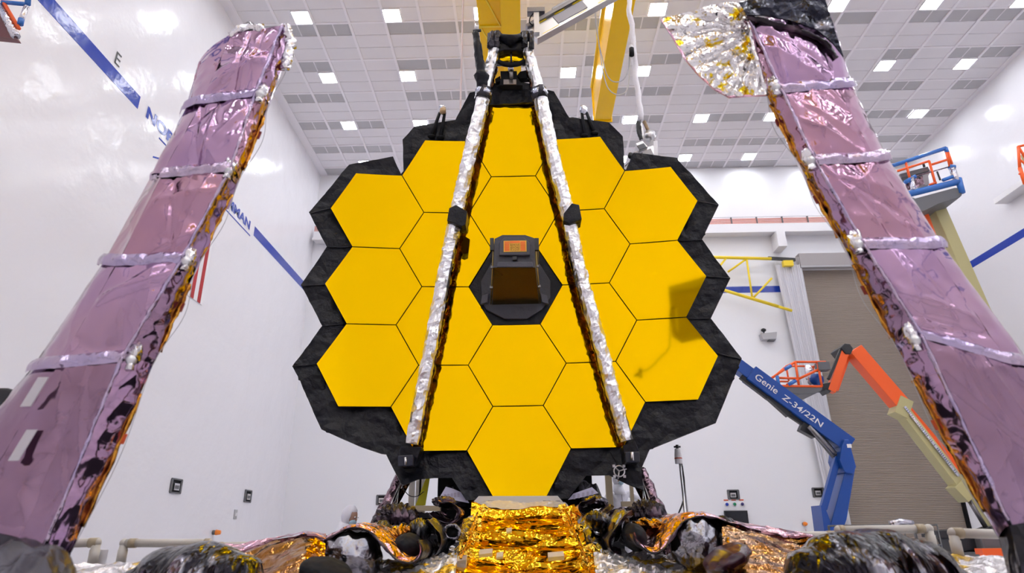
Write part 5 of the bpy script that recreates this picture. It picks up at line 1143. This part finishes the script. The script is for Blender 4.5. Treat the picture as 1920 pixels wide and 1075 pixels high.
# ------------------------------------------------------------------ people
def person(name, label, base, facing, top_z, lean, arms, head_turn=0):
    """standing figure in a hooded cleanroom suit. facing: angle, 0 = looks to +x. One continuous skinned body."""
    base = V(base); hgt = top_z-base.z; S = hgt/1.80
    fx = V((math.cos(facing), math.sin(facing), 0)); sx = V((-math.sin(facing), math.cos(facing), 0))
    def L(f, s, z): return V((f, s, z))*S
    J = {'pel': L(0, 0, .98), 'chest': L(lean*.45, 0, 1.25), 'neck': L(lean*.95, 0, 1.47), 'headb': L(lean*1.15, 0, 1.56),
         'lh': L(0, .11, .92), 'rh': L(0, -.11, .92), 'lk': L(.04, .13, .50), 'rk': L(.02, -.13, .50), 'la': L(0, .14, .09), 'ra': L(0, -.14, .09), 'lt': L(.16, .16, .05), 'rt': L(.16, -.16, .05),
         'ls': L(lean*.85, .19, 1.42), 'rs': L(lean*.85, -.19, 1.42)}
    for k in ('l', 'r'):
        e, w_ = arms[k]; J[k+'e'] = L(*e); J[k+'w'] = L(*w_)
    R_ = dict(pel=(.155, .12), chest=(.17, .13), neck=(.07, .07), headb=(.075, .075), lh=(.11, .11), rh=(.11, .11), lk=(.075, .075), rk=(.075, .075), la=(.055, .055), ra=(.055, .055), lt=(.05, .04), rt=(.05, .04), ls=(.075, .075), rs=(.075, .075), le=(.06, .06), re=(.06, .06), lw=(.045, .045), rw=(.045, .045))
    E_ = [('pel', 'chest'), ('chest', 'neck'), ('neck', 'headb'), ('pel', 'lh'), ('pel', 'rh'), ('lh', 'lk'), ('rh', 'rk'), ('lk', 'la'), ('rk', 'ra'), ('la', 'lt'), ('ra', 'rt'), ('chest', 'ls'), ('chest', 'rs'), ('ls', 'le'), ('rs', 're'), ('le', 'lw'), ('re', 'rw')]
    ks = list(J); W = lambda p: fx*p.x+sx*p.y+V((0, 0, p.z))
    me = bpy.data.meshes.new('body'); me.from_pydata([tuple(W(J[k])) for k in ks], [(ks.index(a), ks.index(b)) for a, b in E_], [])
    root = thing(name, label, 'person', base)
    o = bpy.data.objects.new('body', me); COL.objects.link(o); o.parent = root; WL[o.name] = base
    sk = o.modifiers.new('skin', 'SKIN'); sd = o.modifiers.new('sub', 'SUBSURF'); sd.levels = 2; sd.render_levels = 2; sk.use_smooth_shade = True
    for k, v in zip(ks, me.skin_vertices[0].data): v.radius = (R_[k][0]*S, R_[k][1]*S); v.use_root = (k == 'pel')
    me.materials.append(M['suit'])
    hc = base+W(J['headb'])+V((0, 0, .10*S))+fx*.02*S
    hf = (Matrix.Rotation(head_turn, 3, 'Z')@fx); tiltv = hf*.35 if lean > .1 else hf*.05
    hu = (V((0, 0, 1))+tiltv).normalized(); hfw = (hf-hu*hf.dot(hu)).normalized(); hs = hu.cross(hfw)
    def hp_(f, s, u): return hc+hfw*f*S+hs*s*S+hu*u*S
    def hsph(n_, f, s, u, rf, rs, ru, m, par, fn=None, nu=24, nv=16):
        mb = MB().sphere((0, 0, 0), 1, nu, nv, fn=fn); mb.v = [hp_(f+p.x*rf, s+p.y*rs, u+p.z*ru) for p in mb.v]; return obj(n_, mb, m, par)
    hd = hsph('head', .0, 0, .0, .095, .075, .12, M['skin'], root)
    hsph('hood', -.018, 0, .012, .108, .092, .135, M['suit'], root, fn=lambda d: (1+.05*noise.noise(d*5))*(.80 if d.x > .62 and -.5 < d.z < .5 else 1.0))
    hsph('face_mask', .062, 0, -.055, .05, .06, .05, M['mask'], root)
    hsph('nose', .098, 0, -.012, .014, .012, .022, M['skin'], hd)
    for s_ in (-1, 1): hsph('eye', .088, s_*.03, .018, .012, .014, .009, M['white'], hd); hsph('pupil', .099, s_*.03, .018, .004, .006, .006, M['blackmatt'], hd)
    obj('hood_collar', MB().tube([hp_(-.02, 0, -.09), base+W(J['neck']), base+W(J['neck'])+V((0, 0, -.09*S))], [.085*S, .10*S, .15*S], 18, wob=.15, ws=9), M['suit'], root)
    obj('front_seam', MB().tube([base+W(J['neck'])+fx*.12*S+V((0, 0, -.08)), base+W(J['chest'])+fx*.155*S, base+W(J['pel'])+fx*.14*S], .008, 6), M['grey'], root)
    for k in ('l', 'r'):
        w_ = base+W(J[k+'w']); e = base+W(J[k+'e']); d = (w_-e).normalized(); up = V((0, 0, 1)) if abs(d.z) < .8 else fx
        sd_ = d.cross(up).normalized(); un = sd_.cross(d)
        palm = MB().tube([w_-d*.06*S, w_, w_+d*.05*S, w_+d*.09*S], [.042*S, .032*S, .040*S, .036*S], 12)
        gl = obj('glove', palm, M['glove'], root)
        for j, (o_, ln) in enumerate(((-.028, .066), (-.009, .078), (.010, .074), (.028, .058))):
            a_ = w_+d*.08*S+sd_*o_*S; b_ = a_+d*ln*.5*S-un*.006*S; c_ = b_+d*ln*.4*S-un*.028*S
            obj('finger', MB().tube([a_, b_, c_], [.010*S, .009*S, .007*S], 8), M['glove'], gl)
        a_ = w_+d*.03*S-sd_*.036*S; obj('thumb', MB().tube([a_, a_+d*.03*S-sd_*.03*S, a_+d*.06*S-sd_*.034*S-un*.012*S], [.012*S, .010*S, .008*S], 8), M['glove'], gl)
    return root
hp1 = PY(657, 951, 9.62)
person('person', 'person in white hooded cleanroom suit and mask, bending forward left of the mirror', (hp1.x-.36, 9.70, 0), -.25, hp1.z+.02, .30, dict(l=((.40, .25, 1.20), (.62, .22, 1.15)), r=((.38, -.27, 1.15), (.62, -.2, 1.10))))
hp2 = PY(1156, 890, 13.2)
person('person', 'person in white cleanroom suit standing under the right side of the mirror, arm reaching right', (hp2.x+.02, 13.35, .76), -1.2, hp2.z+.06, .03, dict(l=((.16, .52, 1.22), (.38, .78, 1.02)), r=((.05, -.33, 1.15), (.2, -.3, .93))), .4)
